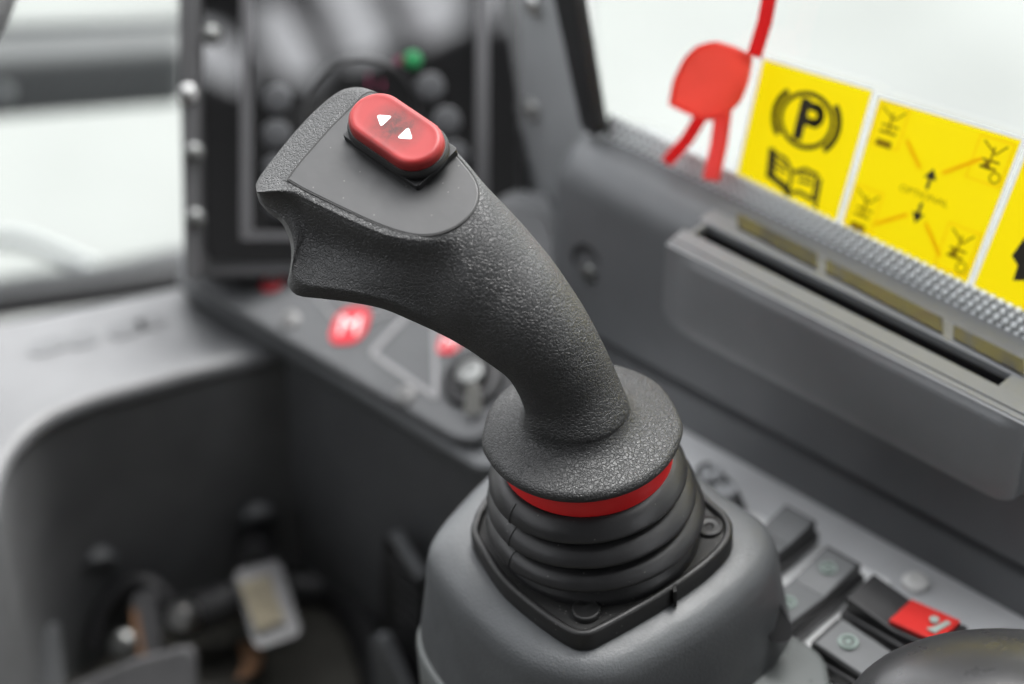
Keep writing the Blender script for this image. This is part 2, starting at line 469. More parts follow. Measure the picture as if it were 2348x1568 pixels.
# thumb plate: smooth inset lying on the flat top of the head
pp = lambda px, py, off=0.0: WV(px, py, pv(px, py)) + n_pl * off
a_, b_, c_ = WV(700, 430, pv(700, 430)), WV(1050, 450, pv(1050, 450)), WV(850, 240, pv(850, 240))
n_pl = nrm(np.cross(b_ - a_, c_ - a_)); n_pl = n_pl if np.dot(n_pl, TOV) > 0 else -n_pl
P_PL = a_
on_pl = lambda px, py, off=0.0: hit(px, py, P_PL + n_pl * off, n_pl)
sm = np.concatenate([catmull(np.array(outline[:20], float), 5), catmull(np.array(outline[19:] + outline[:1], float), 5)[1:-1]])
def scaled(poly, d):
    P = np.array(poly, float); out = []
    n = len(P)
    area = .5 * sum(P[i][0] * P[(i + 1) % n][1] - P[(i + 1) % n][0] * P[i][1] for i in range(n))
    for i in range(n):
        t = P[(i + 1) % n] - P[i - 1]; t /= np.linalg.norm(t)
        nn = np.array([t[1], -t[0]]) * (1 if area > 0 else -1)
        out.append(P[i] + nn * d)
    return np.array(out)
obj('plate_seam', prism([on_pl(x, y, .00014) for x, y in scaled(sm, 2.6)], -n_pl * .003), M['seam'], joy)
obj('thumb_plate', prism([on_pl(x, y, .00030) for x, y in scaled(sm, -.3)], -n_pl * .003), M['panel'], joy, bevel=.00035, seg=3)

# rocker
c_top = np.array([904.5, 291.0])
H_TOP = .0098
rc = hit(c_top[0], c_top[1], P_PL + n_pl * H_TOP, n_pl) - n_pl * H_TOP
e_r = nrm(hit(872, 262, P_PL + n_pl * H_TOP, n_pl) - hit(935, 305, P_PL + n_pl * H_TOP, n_pl))
l_r = nrm(np.cross(n_pl, e_r))
def stadium(hl, hw, n=20):
    """long half length hl, half width hw; list of 2-D points"""
    s = hl - hw; out = []
    for k in range(n + 1):
        t = -PI / 2 + PI * k / n; out.append((s + hw * math.cos(t), hw * math.sin(t)))
    for k in range(n + 1):
        t = PI / 2 + PI * k / n; out.append((-s + hw * math.cos(t), hw * math.sin(t)))
    return out
def st_ring(hl, hw, h, dish=0.0):
    return [rc + e_r * x + l_r * y + n_pl * (h + dish * (x / .017) ** 2) for x, y in stadium(hl, hw)]
HL, HW = .0169, .0087
k0 = [st_ring(HL, HW, .0058), st_ring(HL, HW, .0078), st_ring(HL - .0002, HW - .0002, .0087), st_ring(HL - .0007, HW - .0007, .0094), st_ring(HL - .0013, HW - .0013, .00975, .0001),
      st_ring(HL - .0019, HW - .0019, .0098, .0001), st_ring(HL - .0025, HW - .0025, .00974, .0001), st_ring(HL - .0031, HW - .0031, .00970, .0001), st_ring(HL - .0046, HW - .0046, .00970, .0001)]
rk = obj('rocker_switch', loft(k0), M['cap'], joy, sharp=60, frame=(rc + n_pl * .0095, XA, np.array([0, 1.0, 0]), ZA))
# black collar and the square base block it stands on
bz = [st_ring(HL - .001, HW - .001, .0020), st_ring(HL + .0002, HW + .0002, .0028), st_ring(HL + .0010, HW + .0010, .0036), st_ring(HL + .0010, HW + .0010, .0050), st_ring(HL + .0007, HW + .0007, .0056), st_ring(HL + .0004, HW + .0004, .0062), st_ring(HL - .0006, HW - .0006, .0062)]
obj('collar', loft(bz), M['blackp'], rk, sharp=60)
bl = [rc + e_r * x + l_r * y - n_pl * .0005 for x, y in roundpoly([(-.0162, -.0088), (.0162, -.0088), (.0162, .0088), (-.0162, .0088)], .0012)]
obj('base_block', prism(bl, n_pl * .0030), M['blackp'], rk, bevel=.0003)
def tri_arrow(cx, d):
    r = .0025
    pts = [(cx + d * r * 1.06, 0), (cx - d * r * .62, r * 1.0), (cx - d * r * .62, -r * 1.0)]
    hts = lambda x: .0086
    return prism([rc + e_r * x + l_r * y + n_pl * .00962 for x, y in roundpoly(pts, .0011)], n_pl * .0002)
for cx, d in ((.0050, 1), (-.0050, -1)):
    obj('arrow_mark', tri_arrow(cx, d), M['white'], rk, smooth=False)

# ---- boot: red ring, bellows, base plate
def bx_(px, py):                                            # point on the upright plane through the stick
    return hit(px, py, O0, np.array([0, 1.0, 0]))
c_f1, c_f3 = bx_(1346, 1079), bx_(1364, 1175)
ax_b = nrm(c_f1 - c_f3)
hb = lambda h: c_f1 + ax_b * (h + .016)                     # h in m measured like disc height, fold 1 at -16 mm
n_b = nrm(ax_b * .35 + nd * .65)
def ringpt(c, n, r, N=72):
    d1 = nrm(XA - np.dot(XA, n) * n); d2 = np.cross(n, d1)
    return [c + r * (d1 * math.cos(t) + d2 * math.sin(t)) for t in np.linspace(0, 2 * PI, N, endpoint=False)]
cr_ = bx_(1343, 1046) + np.zeros(3)
obj('collar_ring', loft([ringpt(nd * (h / 1000) + dmaj * .0012, nd, r / 1000) for r, h in ((20, -2.8), (26.4, -2.9), (26.9, -3.6), (26.8, -11.6), (25, -12.4), (20, -12.4))]), M['redring'], joy)
prof = [(25.5, -11.3), (26.9, -11.5), (28.5, -12.5), (30.0, -14.1), (30.9, -15.7), (31.3, -16.9), (30.9, -17.8), (28.8, -18.2), (27.0, -18.7), (27.0, -20.0),
        (29.6, -20.9), (31.7, -22.5), (32.9, -24.2), (33.3, -25.4), (32.8, -26.3), (30.4, -26.7), (28.4, -27.3), (28.5, -28.6),
        (31.8, -29.6), (33.7, -31.0), (34.7, -32.6), (35.0, -33.8), (34.4, -34.8), (32.0, -35.2), (29.8, -35.8), (30.0, -37.3), (31.2, -39.3), (32.4, -41.5), (32.4, -45)]
P_ = catmull(np.array(prof), 4)
obj('rubber_boot', loft([ringpt(hb(h / 1000), n_b, r / 1000, 96) for r, h in P_]), M['rubber'], joy, sharp=180)
# moulded seam running down the boot
sp = []
for r, h in P_[6:100]:
    c = hb(h / 1000); d1 = nrm(XA - np.dot(XA, n_b) * n_b); d2 = np.cross(n_b, d1); t = PI + .66
    sp.append(c + (r / 1000 + .00005) * (d1 * math.cos(t) + d2 * math.sin(t)))
obj('mould_seam', tube(sp, .00032, 6, 1), M['rubber'], joy)

pc = hb(-.0405); n_p = nrm(-.06 * XA + .76 * UP + .648 * TOV)
pl_px = [(1087, 1212), (1092, 1228), (1112, 1262), (1158, 1327), (1234, 1392), (1303, 1438), (1340, 1447), (1376, 1434), (1462, 1387), (1538, 1341), (1614, 1287), (1659, 1242), (1671, 1210), (1661, 1180),
         (1624, 1146), (1560, 1090), (1490, 1040), (1400, 1000), (1320, 990), (1240, 1010), (1160, 1080), (1105, 1160), (1092, 1190)]
pl_s = catmull(np.array(pl_px, float), 4, closed=True)
pw_ = [hit(x, y, pc, n_p) for x, y in pl_s]
pcen = np.mean(pw_, axis=0)
def offs(poly, n, d, h, back=0.0):
    """polygon pushed outward by d in its plane and lifted by h"""
    out = []; m = len(poly)
    for i in range(m):
        t = nrm(poly[(i + 1) % m] - poly[i - 1]); nn = np.cross(t, n)
        if np.dot(nn, poly[i] - pcen) < 0: nn = -nn
        out.append(poly[i] + nn * d * (1 - back * min(1, 1.25 * max(0, float(np.dot(nn, -dtow))))) + n * h)
    return out
rim = [offs(pw_, n_p, d, h) for d, h in ((-.004, -.0075), (.0012, -.0072), (.0012, -.0010), (.0007, -.0002), (0, 0), (-.0008, -.0001), (-.0013, -.0006), (-.0017, -.0021))]
obj('base_plate', loft(rim, cap1=False), M['plate'], joy, sharp=50)
inn = offs(pw_, n_p, -.0016, -.0020)
bp_ = obj('plate_top', sheet(inn), M['plate_in'], joy)
for (x, y), hole in (((1343, 1398), 0), ((1625, 1203), 1)):
    c = hit(x, y, pc + n_p * -.0006, n_p)
    if hole:
        q = [(.0045, -.0014), (.0045, -.0002), (.0041, .0001), (.0036, .0001), (.0033, -.0003), (.0016, -.0005), (.0012, -.0012), (.0004, -.003)]
        s_ = obj('screw_recess', revolve(q, c, n_p, 36), M['plate'], joy)
        obj('hole', revolve([(.0011, -.0009), (.0011, -.00082), (.0001, -.00082)], c, n_p, 20), M['seam'], s_)
    else:
        q = [(.0046, -.0014), (.0046, .0002), (.0043, .0006), (.0038, .0007), (.0034, .0004), (.0012, .0003), (.0008, .0001), (.0001, .0001)]
        obj('screw_cap', revolve(q, c, n_p, 36), M['plate'], joy)
# notch in the plate edge
nt0 = hit(1545, 1338, pc, n_p); nt1 = hit(1541, 1345, pc, n_p)
obj('edge_notch', box(hit(1546, 1362, pc - n_p * .0035, n_p) + TOV * 0, nrm(np.cross(n_p, dtow)), dtow, n_p, .0005, .0022, .0034), M['seam'], joy)

# ================================================================== PEDESTAL
pod = thing('joystick_pedestal', pcen - ZA * .11, 'grey rounded plastic pedestal carrying the black joystick and its base plate', 'pedestal')
big = pl_s.copy()
big_w = [hit(x, y, pc - n_p * .007, n_p) for x, y in big]
pr = []
for d, h in ((-.006, -.0002), (0, -.0002), (.006, -.0004), (.0115, -.0013), (.0148, -.0032), (.0168, -.0062), (.0180, -.0105), (.0190, -.018), (.0212, -.030), (.0232, -.041), (.0232, -.0425), (.0218, -.043)):
    pr.append(offs(big_w, n_p, d, h, .8))
def smooth_ring(r, k):
    r = np.array(r)
    for _ in range(k): r = (np.roll(r, 1, 0) + 2 * r + np.roll(r, -1, 0)) / 4
    return list(r)
pr = [smooth_ring(r, 5 + i) for i, r in enumerate(pr)]
obj('upper_shell', loft(pr), M['pod'], pod, sharp=50)
lw = []
for d, h in ((.018, -.040), (.0232, -.0425), (.0252, -.0428), (.0260, -.0440), (.0262, -.055), (.028, -.14)):
    lw.append(smooth_ring(offs(big_w, n_p, d, h, .8), 30))
obj('lower_shell', loft(lw, cap0=True), M['podlow'], pod, sharp=40)

# ================================================================== CAB: planes
zc = -.10
F = nrm(np.array([-math.sin(math.radians(47.9)), math.cos(math.radians(47.9)), 0]))
R = np.array([F[1], -F[0], 0])
pF = hz(1600, 1012, zc); r0 = float(np.dot(pF, R))
pE_ = hz(800, 860, zc); rE = float(np.dot(pE_, R))
def rt(r, t, z): return R * r + F * t + ZA * z
def hr(px, py, r): return hit(px, py, R * r, R)             # on an upright plane along the wall
T = lambda p: float(np.dot(p, F))

# side console (top sheet with switches)
con = thing('side_console', rt((rE + r0) / 2, 0, zc), 'light grey side console shelf along the window wall, fitted with rocker switches', 'console')
tB, tF_ = -.75, T(hz(470, 640, zc)) - .3
obj('top_plate', prism([rt(rE, tB, zc), rt(r0 + .03, tB, zc), rt(r0 + .03, tF_ + .3, zc), rt(rE, tF_ + .3, zc)], -ZA * .012), M['console'], con, bevel=.002)
obj('inner_wall', prism([rt(rE + .004, tB, zc - .012), rt(rE + .004, tF_ + .27, zc - .012), rt(rE + .004, tF_ + .27, -.6), rt(rE + .004, tB, -.6)], R * .02), M['wall2'], con)

# lower dash panel, sloping up towards the window
al = math.radians(24)
n_l = nrm(ZA * math.cos(al) - R * math.sin(al))
p_l = rt(rE, 0, zc + .002)
dash = thing('switch_panel', p_l + F * .2, 'sloping charcoal panel with red stickers, white lines and the ignition key, below the dark screen', 'dashboard panel')
pts = [(425, 560), (428, 640), (500, 690), (1040, 1008), (1092, 1012), (1125, 985), (1150, 930), (1290, 640), (1260, 470), (900, 470)]
obj('panel_sheet', prism(roundpoly(pl(pts, p_l, n_l, .004), .012), -n_l * .012), M['wall2'], dash, bevel=.0025)
obj('rim', prism(pl([(400, 585), (405, 655), (660, 806), (1090, 1075), (1180, 1075), (1330, 640), (1260, 430), (900, 430)], p_l, n_l, -.002), -n_l * .012), M['wall'], dash, bevel=.003)
def line_on(p, q, wpx, off=.0043):
    p, q = np.array(p, float), np.array(q, float); d = (q - p) / np.linalg.norm(q - p); nn = np.array([-d[1], d[0]]) * wpx / 2
    return prism(pl([p + nn, q + nn, q - nn, p - nn], p_l, n_l, off), n_l * .0003)
M['lineink'] = mat('grey_line_print', (.24, .24, .245), .5)
obj('printed_lines', merge(line_on((852, 810), (955, 700), 12), line_on((852, 810), (1000, 912), 12), line_on((1000, 912), (996, 740), 12),
                           line_on((690, 640), (780, 745), 5), line_on((820, 745), (930, 700), 5), line_on((1040, 790), (1100, 860), 5)), M['lineink'], dash, smooth=False)
for (x, y) in ((665, 735), (930, 907)):
    obj('screw', revolve([(.0042, 0), (.0042, .0008), (.003, .0018), (.0014, .0022), (.0012, .0012), (.0001, .0012)], pl([(x, y)], p_l, n_l, .004)[0], n_l, 20), M['screwgrey'], dash)
def logo(x, y, s, name, label):
    c = pl([(x, y)], p_l, n_l, .0044)[0]
    u = nrm(pl([(x + 10, y)], p_l, n_l, .0044)[0] - c); v = np.cross(n_l, u)
    g = thing(name, c, label, 'sticker', 'red logo stickers on the sloping panel')
    leaf = []
    for t in np.linspace(0, 2 * PI, 48, endpoint=False):
        a, b = math.cos(t), math.sin(t)
        k = 1.0
        if a * b > 0: k = 1 + .2 * (2 * a * b) ** 2
        leaf.append(c + (u * a + v * b * 1.12) * s * k)
    obj('disc', prism(leaf, n_l * .0004), M['redlogo'], g, smooth=False)
    tv, tf = text_mesh('M', 1.0)
    tv = np.array(tv); tv -= (tv.max(0) + tv.min(0)) / 2; tv /= np.ptp(tv[:, 0])
    obj('letter', ([c + n_l * .0006 + (u * p[0] * 1.1 + v * p[1] * 1.05) * s for p in tv], tf), M['white'], g, smooth=False)
logo(628, 642, .0050, 'logo_sticker', 'small red and white logo sticker beside the tip of the joystick, nearest the screen')
logo(803, 747, .0074, 'logo_sticker', 'largest red sticker with white letter M, just below the joystick handle')
logo(1032, 785, .0047, 'logo_sticker', 'small red and white logo sticker above the ignition key, half under the handle')
# ignition lock and key
ig = pl([(1088, 872)], p_l, n_l, .004)[0]
lock = thing('ignition_lock', ig, 'round chrome ignition lock with the key in it, behind the joystick neck', 'ignition lock')
obj('bezel', revolve([(.0125, 0), (.0125, .0015), (.0115, .003), (.0085, .0035), (.0078, .002), (.0001, .002)], ig, n_l, 40), M['seal'], lock)
obj('barrel', revolve([(.0056, .002), (.0056, .006), (.005, .007), (.0035, .0072), (.0033, .0064), (.0001, .0064)], ig, n_l, 36), M['steel'], lock)
kd = nrm(np.cross(n_l, XA)) * -1
k0_, k1_ = W(1086, 880, depth_of(ig) - .014), W(1083, 950, depth_of(ig) - .012)
obj('key', prism(roundpoly([k0_ - XA * .0026, k0_ + XA * .0026, k1_ + XA * .0034, k1_ - XA * .0034], .002), FW * .002), M['keymetal'], lock, bevel=.0004)

# display
dc = pl([(820, 620)], p_l, n_l)[0]
hd = np.array([math.cos(math.radians(7.5)), math.sin(math.radians(7.5)), 0])
n_d = nrm(np.cross(hd, ZA) * 1.0 + ZA * .64)
n_d = n_d if np.dot(n_d, TOV) > 0 else -n_d
disp = thing('machine_display', dc, 'upright black glossy machine display with round keys and a small green lamp', 'display')
DP = lambda pts, off=0.0: pl(pts, dc, n_d, off)
def quad(x0, y0, x1, y1): return [(x0, y0), (x1, y0), (x1, y1), (x0, y1)]
TOPY = -160
obj('housing', prism(roundpoly(DP([(415, TOPY), (1204, TOPY), (1207, 480), (1195, 625), (470, 640), (432, 600)]), .006), -n_d * .05), M['bezel'], disp, bevel=.003)
obj('screen', prism(DP([(465, TOPY + 5), (1184, TOPY + 5), (1189, 480), (1180, 590), (486, 598), (470, 560)], .0012), -n_d * .004), M['screen'], disp)
def fr(x0, y0, x1, y1): return prism(DP(quad(x0, y0, x1, y1), .0014), n_d * .002)
obj('inner_frame', merge(fr(551, TOPY + 5, 578, 528), fr(1090, TOPY + 5, 1120, 528), fr(551, 530, 1120, 549)), M['frame'], disp)
def dkey(x, y, r=.0058, m='key', name='round_key'):
    c = DP([(x, y)], .0012)[0]
    return obj(name, revolve([(r, 0), (r, .002), (r * .88, .0032), (r * .5, .0036), (.0001, .0037)], c, n_d, 28), M[m], disp)
for x, y in ((635, 228), (634, 308), (636, 388), (640, 468), (985, 200), (1022, 278), (1040, 356), (1046, 436)): dkey(x, y)
dkey(945, 138, .0036, 'green', 'green_lamp')
cdl = DP([(830, 265)], .0016)[0]
obj('dial_ring', torus(cdl, n_d, .0225, .0007, 64, 8), M['dialring'], disp)
obj('dial_mark', merge(prism(DP(quad(843, 168, 848, 205), .0014), n_d * .0003), prism(DP(quad(873, 185, 879, 205), .0014), n_d * .0003), prism(DP(quad(905, 130, 925, 146), .0014), n_d * .0003)),
    mat('dark_pink_print', (.16, .01, .05), .5), disp, smooth=False)
lcol = obj('side_post', prism(roundpoly(DP([(407, TOPY), (452, TOPY), (458, 640), (424, 640)], .002), .004), n_d * .009), M['bezel'], disp, bevel=.003)
for x, y in ((430, 215), (444, 350), (447, 500), (484, 80)):
    q = DP([(x, y)], .0105)[0]
    obj('screw', revolve([(.0038, 0), (.0036, .0015), (.002, .0024), (.0001, .0026)], q, n_d, 20), M['chrome' if y == 215 else 'steel'], disp)

# ---------------------------------------------------------------- window wall
rp = r0 - .014                                              # inner face of the storage pocket
z_t = float(hr(1900, 755, rp)[2]); z_b = float(hr(1900, 967, rp)[2])
rr_ = lambda py: float(np.dot(hz(1900, py, z_t), R))
r_s = rr_(562)                                              # sill at the glass
rw = rp + .020
t_fr = T(hr(1236, 430, rw))
tb2 = -.75
def extr(prof, t0, t1):
    a = [rt(r, t0, z) for r, z in prof]
    return prism(a, F * (t1 - t0))
wall = thing('window_wall', rt(rw, 0, z_b), 'grey moulded side wall below the window, with a rounded front shoulder', 'cab wall')
rad = .016
arc = [(rw + rad - rad * math.cos(a), z_t - rad + rad * math.sin(a)) for a in np.linspace(0, PI / 2, 8)]
z_cr = float(hr(1900, 1036, r0 + .010)[2])
wprof = [(r0, zc - .01), (r0 + .004, z_cr - .003), (r0 + .012, z_cr), (rw - .004, z_cr + .004), (rw, z_b + .01)] + arc + [(r_s + .004, z_t), (r_s + .03, z_t - .01), (r_s + .03, zc - .01)]
# last ring(s) are drawn in so that the front shoulder is rounded
rgs = []
for t, ins in ((tb2, 0), (t_fr - .03, 0), (t_fr - .012, .001), (t_fr - .005, .004), (t_fr - .001, .009), (t_fr, .015)):
    q = []
    for r, z in wprof:
        r2 = r + ins if r < r_s else r
        z2 = z - ins * .8 if z > z_b else z
        q.append(rt(r2, t, z2))
    rgs.append(q)
obj('wall_panel', loft(rgs), M['wall'], wall, sharp=35)
sh = hr(1348, 600, rw)
obj('screw_recess', revolve([(.0075, .0002), (.0075, .0010), (.006, .0012), (.0052, .0006), (.0001, .0006)], sh, -R, 28), M['seal'], wall)
obj('screw', revolve([(.004, .0006), (.0036, .002), (.0001, .003)], hr(1352, 625, rw - .001), -R, 20), M['steel'], wall)

t1, t2 = T(hr(1518, 560, rp)), T(hr(2330, 1090, rp))
poc = thing('storage_pocket', rt(rp, (t1 + t2) / 2, z_b), 'long grey storage pocket with a dark slot along its top, moulded onto the window wall', 'storage pocket')
ra, rb = rr_(691), rr_(652)
g1, g2 = rr_(741), rr_(727)
ts0, ts1 = T(hz(1605, 512, z_t)), T(hz(2305, 868, z_t))
def arc_(c0, c1, r, a0, a1, n=7): return [(c0 + r * math.cos(math.radians(a)), c1 + r * math.sin(math.radians(a))) for a in np.linspace(a0, a1, n)]
pprof = [(rw + .006, z_b)] + arc_(rp + .009, z_b + .009, .009, 270, 180) + arc_(rp + .005, z_t - .005, .005, 180, 90) + [(g1, z_t), (g1 + .0003, z_t - .0018), (g2 - .0003, z_t - .0018), (g2, z_t + .0004), (ra - .0006, z_t + .0005), (ra, z_t),
         (ra + .0005, z_t - .024), (rb - .0005, z_t - .024), (rb, z_t), (rb + .0006, z_t + .0005), (rb + .004, z_t + .0005), (r_s - .010, z_t + .0005), (r_s - .010, z_t - .02)]
prg = []
for t, e in ((t2, .010), (t2 + .001, .006), (t2 + .003, .003), (t2 + .006, .0008), (t2 + .010, 0), (t1 - .014, 0), (t1 - .008, .001), (t1 - .004, .0035), (t1 - .001, .008), (t1, .013)):
    prg.append([rt(min(r + e, g1 - .001) if r < g1 - 1e-6 else r, t, min(z + e * .6, z_t - .001) if z < z_t - .012 and r < ra else z) for r, z in pprof])
obj('pocket_body', loft(prg), M['pocket'], poc, sharp=35)
obj('slot_dark_wall', merge(box(rt(ra + .0009, (ts0 + ts1) / 2, z_t - .0125), R, F, ZA, .0003, abs(ts0 - ts1) / 2, .0105), box(rt(rb - .0009, (ts0 + ts1) / 2, z_t - .0125), R, F, ZA, .0003, abs(ts0 - ts1) / 2, .0105)), M['seal'], poc)  # darkness of the slot interior put into added black liners
def endcap(ta, tb): return box(rt((ra + rb) / 2, (ta + tb) / 2, z_t - .012), R, F, ZA, (rb - ra) / 2 + .0015, abs(tb - ta) / 2, .0122)
obj('slot_end', endcap(t1 - .004, ts0), M['pocket'], poc, bevel=.001)
obj('slot_end', endcap(ts1, t2 + .004), M['pocket'], poc, bevel=.001)
obj('slot_dark_liner', box(rt((ra + rb) / 2, (ts0 + ts1) / 2, z_t - .0235), R, F, ZA, (rb - ra) / 2 - .001, abs(ts0 - ts1) / 2, .001), M['seal'], poc)
for xa, xb in ((1690, 1872), (1893, 2160), (2185, 2347)):
    ya = lambda x, o: 616 + (x - 1900) * .515 + o
    q = pl([(xa, ya(xa, -16)), (xb, ya(xb, -18)), (xb, ya(xb, 17)), (xa, ya(xa, 14))], np.array([0, 0, z_t + .0010]), ZA)
    obj('reflection_strip', prism(q, ZA * .0006), M['gloss'], poc)  # added glossy strip, cut to the shape of the stickers' reflections

# glass with its dotted edge
lean = math.radians(14)
n_w = nrm(-R * math.cos(lean) + ZA * -math.sin(lean) * -1 * -1)
n_w = nrm(-R * math.cos(lean) - ZA * math.sin(lean)) * 1.0
n_w = nrm(-R * math.cos(lean) + ZA * math.sin(lean))        # leans outward at its top
upw = np.cross(n_w, F); upw = upw if upw[2] > 0 else -upw
p_w = rt(r_s + .002, 0, z_t - .001)
win = thing('side_window', rt(r_s, 0, z_t), 'clear side window pane with a band of pale dots along its lower edge', 'window')
t_wf = T(hit(1392, 300, p_w, n_w))
def wn_(t, s, off=0.0): return p_w - F * np.dot(p_w, F) + F * t + upw * s + n_w * off
obj('pane', prism([wn_(t_wf + .002, -.005), wn_(-.75, -.005), wn_(-.75, .5), wn_(t_wf + .16, .5)], -n_w * .004), M['glass'], win)
obj('edge_band', prism([wn_(t_wf, -.004, .0004), wn_(-.4, -.004, .0004), wn_(-.4, .0090, .0004), wn_(t_wf, .0090, .0004)], n_w * .0005), M['beadbase'], win)
V_, F__ = [], []
pitch = .0034
nrow = 4
for i in range(int((t_wf + .33) / pitch)):
    for j in range(nrow):
        c = wn_(t_wf - (i + .5 * (j % 2)) * pitch - .002, .0002 + j * pitch * .78, .0009)
        r = .0016 if j else .0014
        b = len(V_)
        V_.append(c + n_w * r * .8)
        for (rr, hh) in ((.75, .55), (1, 0)):
            for k in range(8):
                a = 2 * PI * k / 8; V_.append(c + (F * math.cos(a) + upw * math.sin(a)) * r * rr + n_w * r * hh)
        for k in range(8):
            k2 = (k + 1) % 8
            F__.append([b, b + 1 + k, b + 1 + k2]); F__.append([b + 1 + k, b + 9 + k, b + 9 + k2, b + 1 + k2])
obj('edge_dots', (V_, F__), M['bead'], win, sharp=180)

# pillar between display and side window
pa_, pb_ = DP([(1198, 300)])[0], hit(1392, 305, p_w, n_w)
n_pi = nrm(np.cross(pb_ - pa_, ZA)); n_pi = n_pi if np.dot(n_pi, TOV) > 0 else -n_pi
pil = thing('window_pillar', pa_, 'grey window pillar with two bright screws, between display and side window', 'pillar')
PP = lambda pts, off=0.0: pl(pts, pa_, n_pi, off)
obj('pillar_cover', prism(roundpoly(PP([(1186, -160), (1270, -160), (1306, 0), (1362, 296), (1372, 330), (1300, 520), (1200, 640)]), .004), -n_pi * .005), M['pillar'], pil, bevel=.003)
obj('rubber_seal', prism(roundpoly(PP([(1262, -160), (1318, -160), (1348, 0), (1396, 288), (1390, 304), (1362, 284), (1302, 0)], .002), .003), n_pi * .006), M['seal'], pil, bevel=.002)
for x, y in ((1227, 10), (1222, 250)):
    obj('screw', revolve([(.0046, 0), (.0044, .0018), (.0026, .0032), (.0001, .0036)], PP([(x, y)], .0)[0], n_pi, 24), M['chrome'], pil)

# ---------------------------------------------------------------- stickers on the glass
def sticker(quadpx, label, off=.0006):
    P0 = [np.array(p, float) for p in quadpx]              # TL TR BR BL
    def at(u, v, o=0.0):
        p = (P0[0] * (1 - u) + P0[1] * u) * (1 - v) + (P0[3] * (1 - u) + P0[2] * u) * v
        return hit(p[0], p[1], p_w + n_w * (off + o), n_w)
    g = thing('warning_sticker', at(.5, 1), label, 'sticker', 'yellow stickers in a row on the side window')
    e = .02
    c_o = [at(-e, -e), at(1 + e, -e), at(1 + e, 1 + e), at(-e, 1 + e)]; c_i = [at(0, 0), at(1, 0), at(1, 1), at(0, 1)]
    obj('edge_reflection', (c_o + c_i, [[i, (i + 1) % 4, 4 + (i + 1) % 4, 4 + i] for i in range(4)]), M['edgeglint'], g, smooth=False)  # thin white edge: glass reflections round the sticker put into colour
    obj('sheet', sheet(c_i), M['yellow'], g, smooth=False)
    return g, at
def strip(at, pts, w, o=.0008, asp=1.0):
    out = []
    for (a, b) in zip(pts[:-1], pts[1:]):
        a, b = np.array(a, float), np.array(b, float); d = b - a; L_ = np.linalg.norm(d); d = d / L_ * w / 2; nn = np.array([-d[1], d[0]])
        out.append(([at(*(a + nn - d * .9, )[0], o), at(*(b + nn + d * .9), o), at(*(b - nn + d * .9), o), at(*(a - nn - d * .9), o)], [[0, 1, 2, 3]]))
    return merge(*out)
def arcpts(c, r, a0, a1, n=24, k=1.0):
    return [(c[0] + r * k * math.cos(t), c[1] + r * math.sin(t)) for t in np.linspace(math.radians(a0), math.radians(a1), n)]
def fill(at, pts, o=.0008): return [at(p[0], p[1], o) for p in pts], [list(range(len(pts)))]
def lettering(at, s, c, wdt, hgt, o=.0009, rot=0):
    v, f = text_mesh(s); v = np.array(v); v -= (v.max(0) + v.min(0)) / 2; sz = np.ptp(v, axis=0)
    v = v / sz * np.array([wdt, hgt])
    cr, sr = math.cos(rot), math.sin(rot)
    return [at(c[0] + p[0] * cr + p[1] * sr, c[1] - p[1] * cr + p[0] * sr, o) for p in v], f

g, at = sticker([(1750, 136), (1999, 209), (1916, 507), (1687, 412)], 'yellow parking brake sticker with a big P in a circle above an open book')
pk = arcpts((.50, .36), .205, 0, 360, 40, 1.15)
obj('brake_symbol', merge(strip(at, pk, .036), strip(at, arcpts((.50, .36), .258, -38, 38, 14, 1.15), .05), strip(at, arcpts((.50, .36), .258, 142, 218, 14, 1.15), .05)), M['ink'], g, smooth=False)
lv, lf = text_mesh('P'); lv = np.array(lv); lv -= (lv.max(0) + lv.min(0)) / 2
obj('letter', merge(strip(at, [(.455, .235), (.455, .49)], .085, .0009), strip(at, [(.455, .245)] + [(.56 + .055 * math.cos(t) * 1.0, .305 + .06 * math.sin(t)) for t in np.linspace(-PI / 2, PI / 2, 12)] + [(.455, .365)], .065, .0010)), M['ink'], g, smooth=False)
bk = [strip(at, [(.26, .68), (.29, .86), (.44, .90), (.50, .94)], .056), strip(at, [(.26, .68), (.40, .70), (.49, .78), (.50, .94)], .029), strip(at, [(.49, .78), (.60, .72), (.72, .73), (.74, .92), (.60, .90), (.50, .94)], .029),
      strip(at, [(.30, .73), (.42, .755)], .022), strip(at, [(.31, .78), (.43, .80)], .022), strip(at, [(.56, .77), (.68, .765)], .022), strip(at, [(.57, .82), (.69, .81)], .022), strip(at, [(.30, .70), (.33, .84)], .019), strip(at, [(.76, .76), (.78, .96)], .03)]
obj('book_symbol', merge(*bk), M['ink'], g, smooth=False)
g, at = sticker([(2016, 226), (2341, 322), (2216, 649), (1926, 525)], 'yellow sticker reading OPTIONAL with two arrows and four small diagrams, between two others')
obj('text', lettering(at, 'OPTIONAL', (.50, .56), .36, .045), M['inkfaint'], g, smooth=False)
obj('arrow_mark', merge(fill(at, [(.50, .36), (.455, .435), (.545, .435)]), strip(at, [(.50, .43), (.50, .50)], .022, .0010)), M['ink'], g, smooth=False)
obj('arrow_mark', merge(fill(at, [(.50, .76), (.455, .685), (.545, .685)]), strip(at, [(.50, .69), (.50, .62)], .022, .0010)), M['ink'], g, smooth=False)
obj('guide_lines', merge(strip(at, [(.27, .24), (.40, .38)], .028), strip(at, [(.58, .36), (.78, .20)], .028), strip(at, [(.24, .86), (.42, .73)], .028), strip(at, [(.58, .74), (.74, .90)], .028)), M['orange'], g, smooth=False)
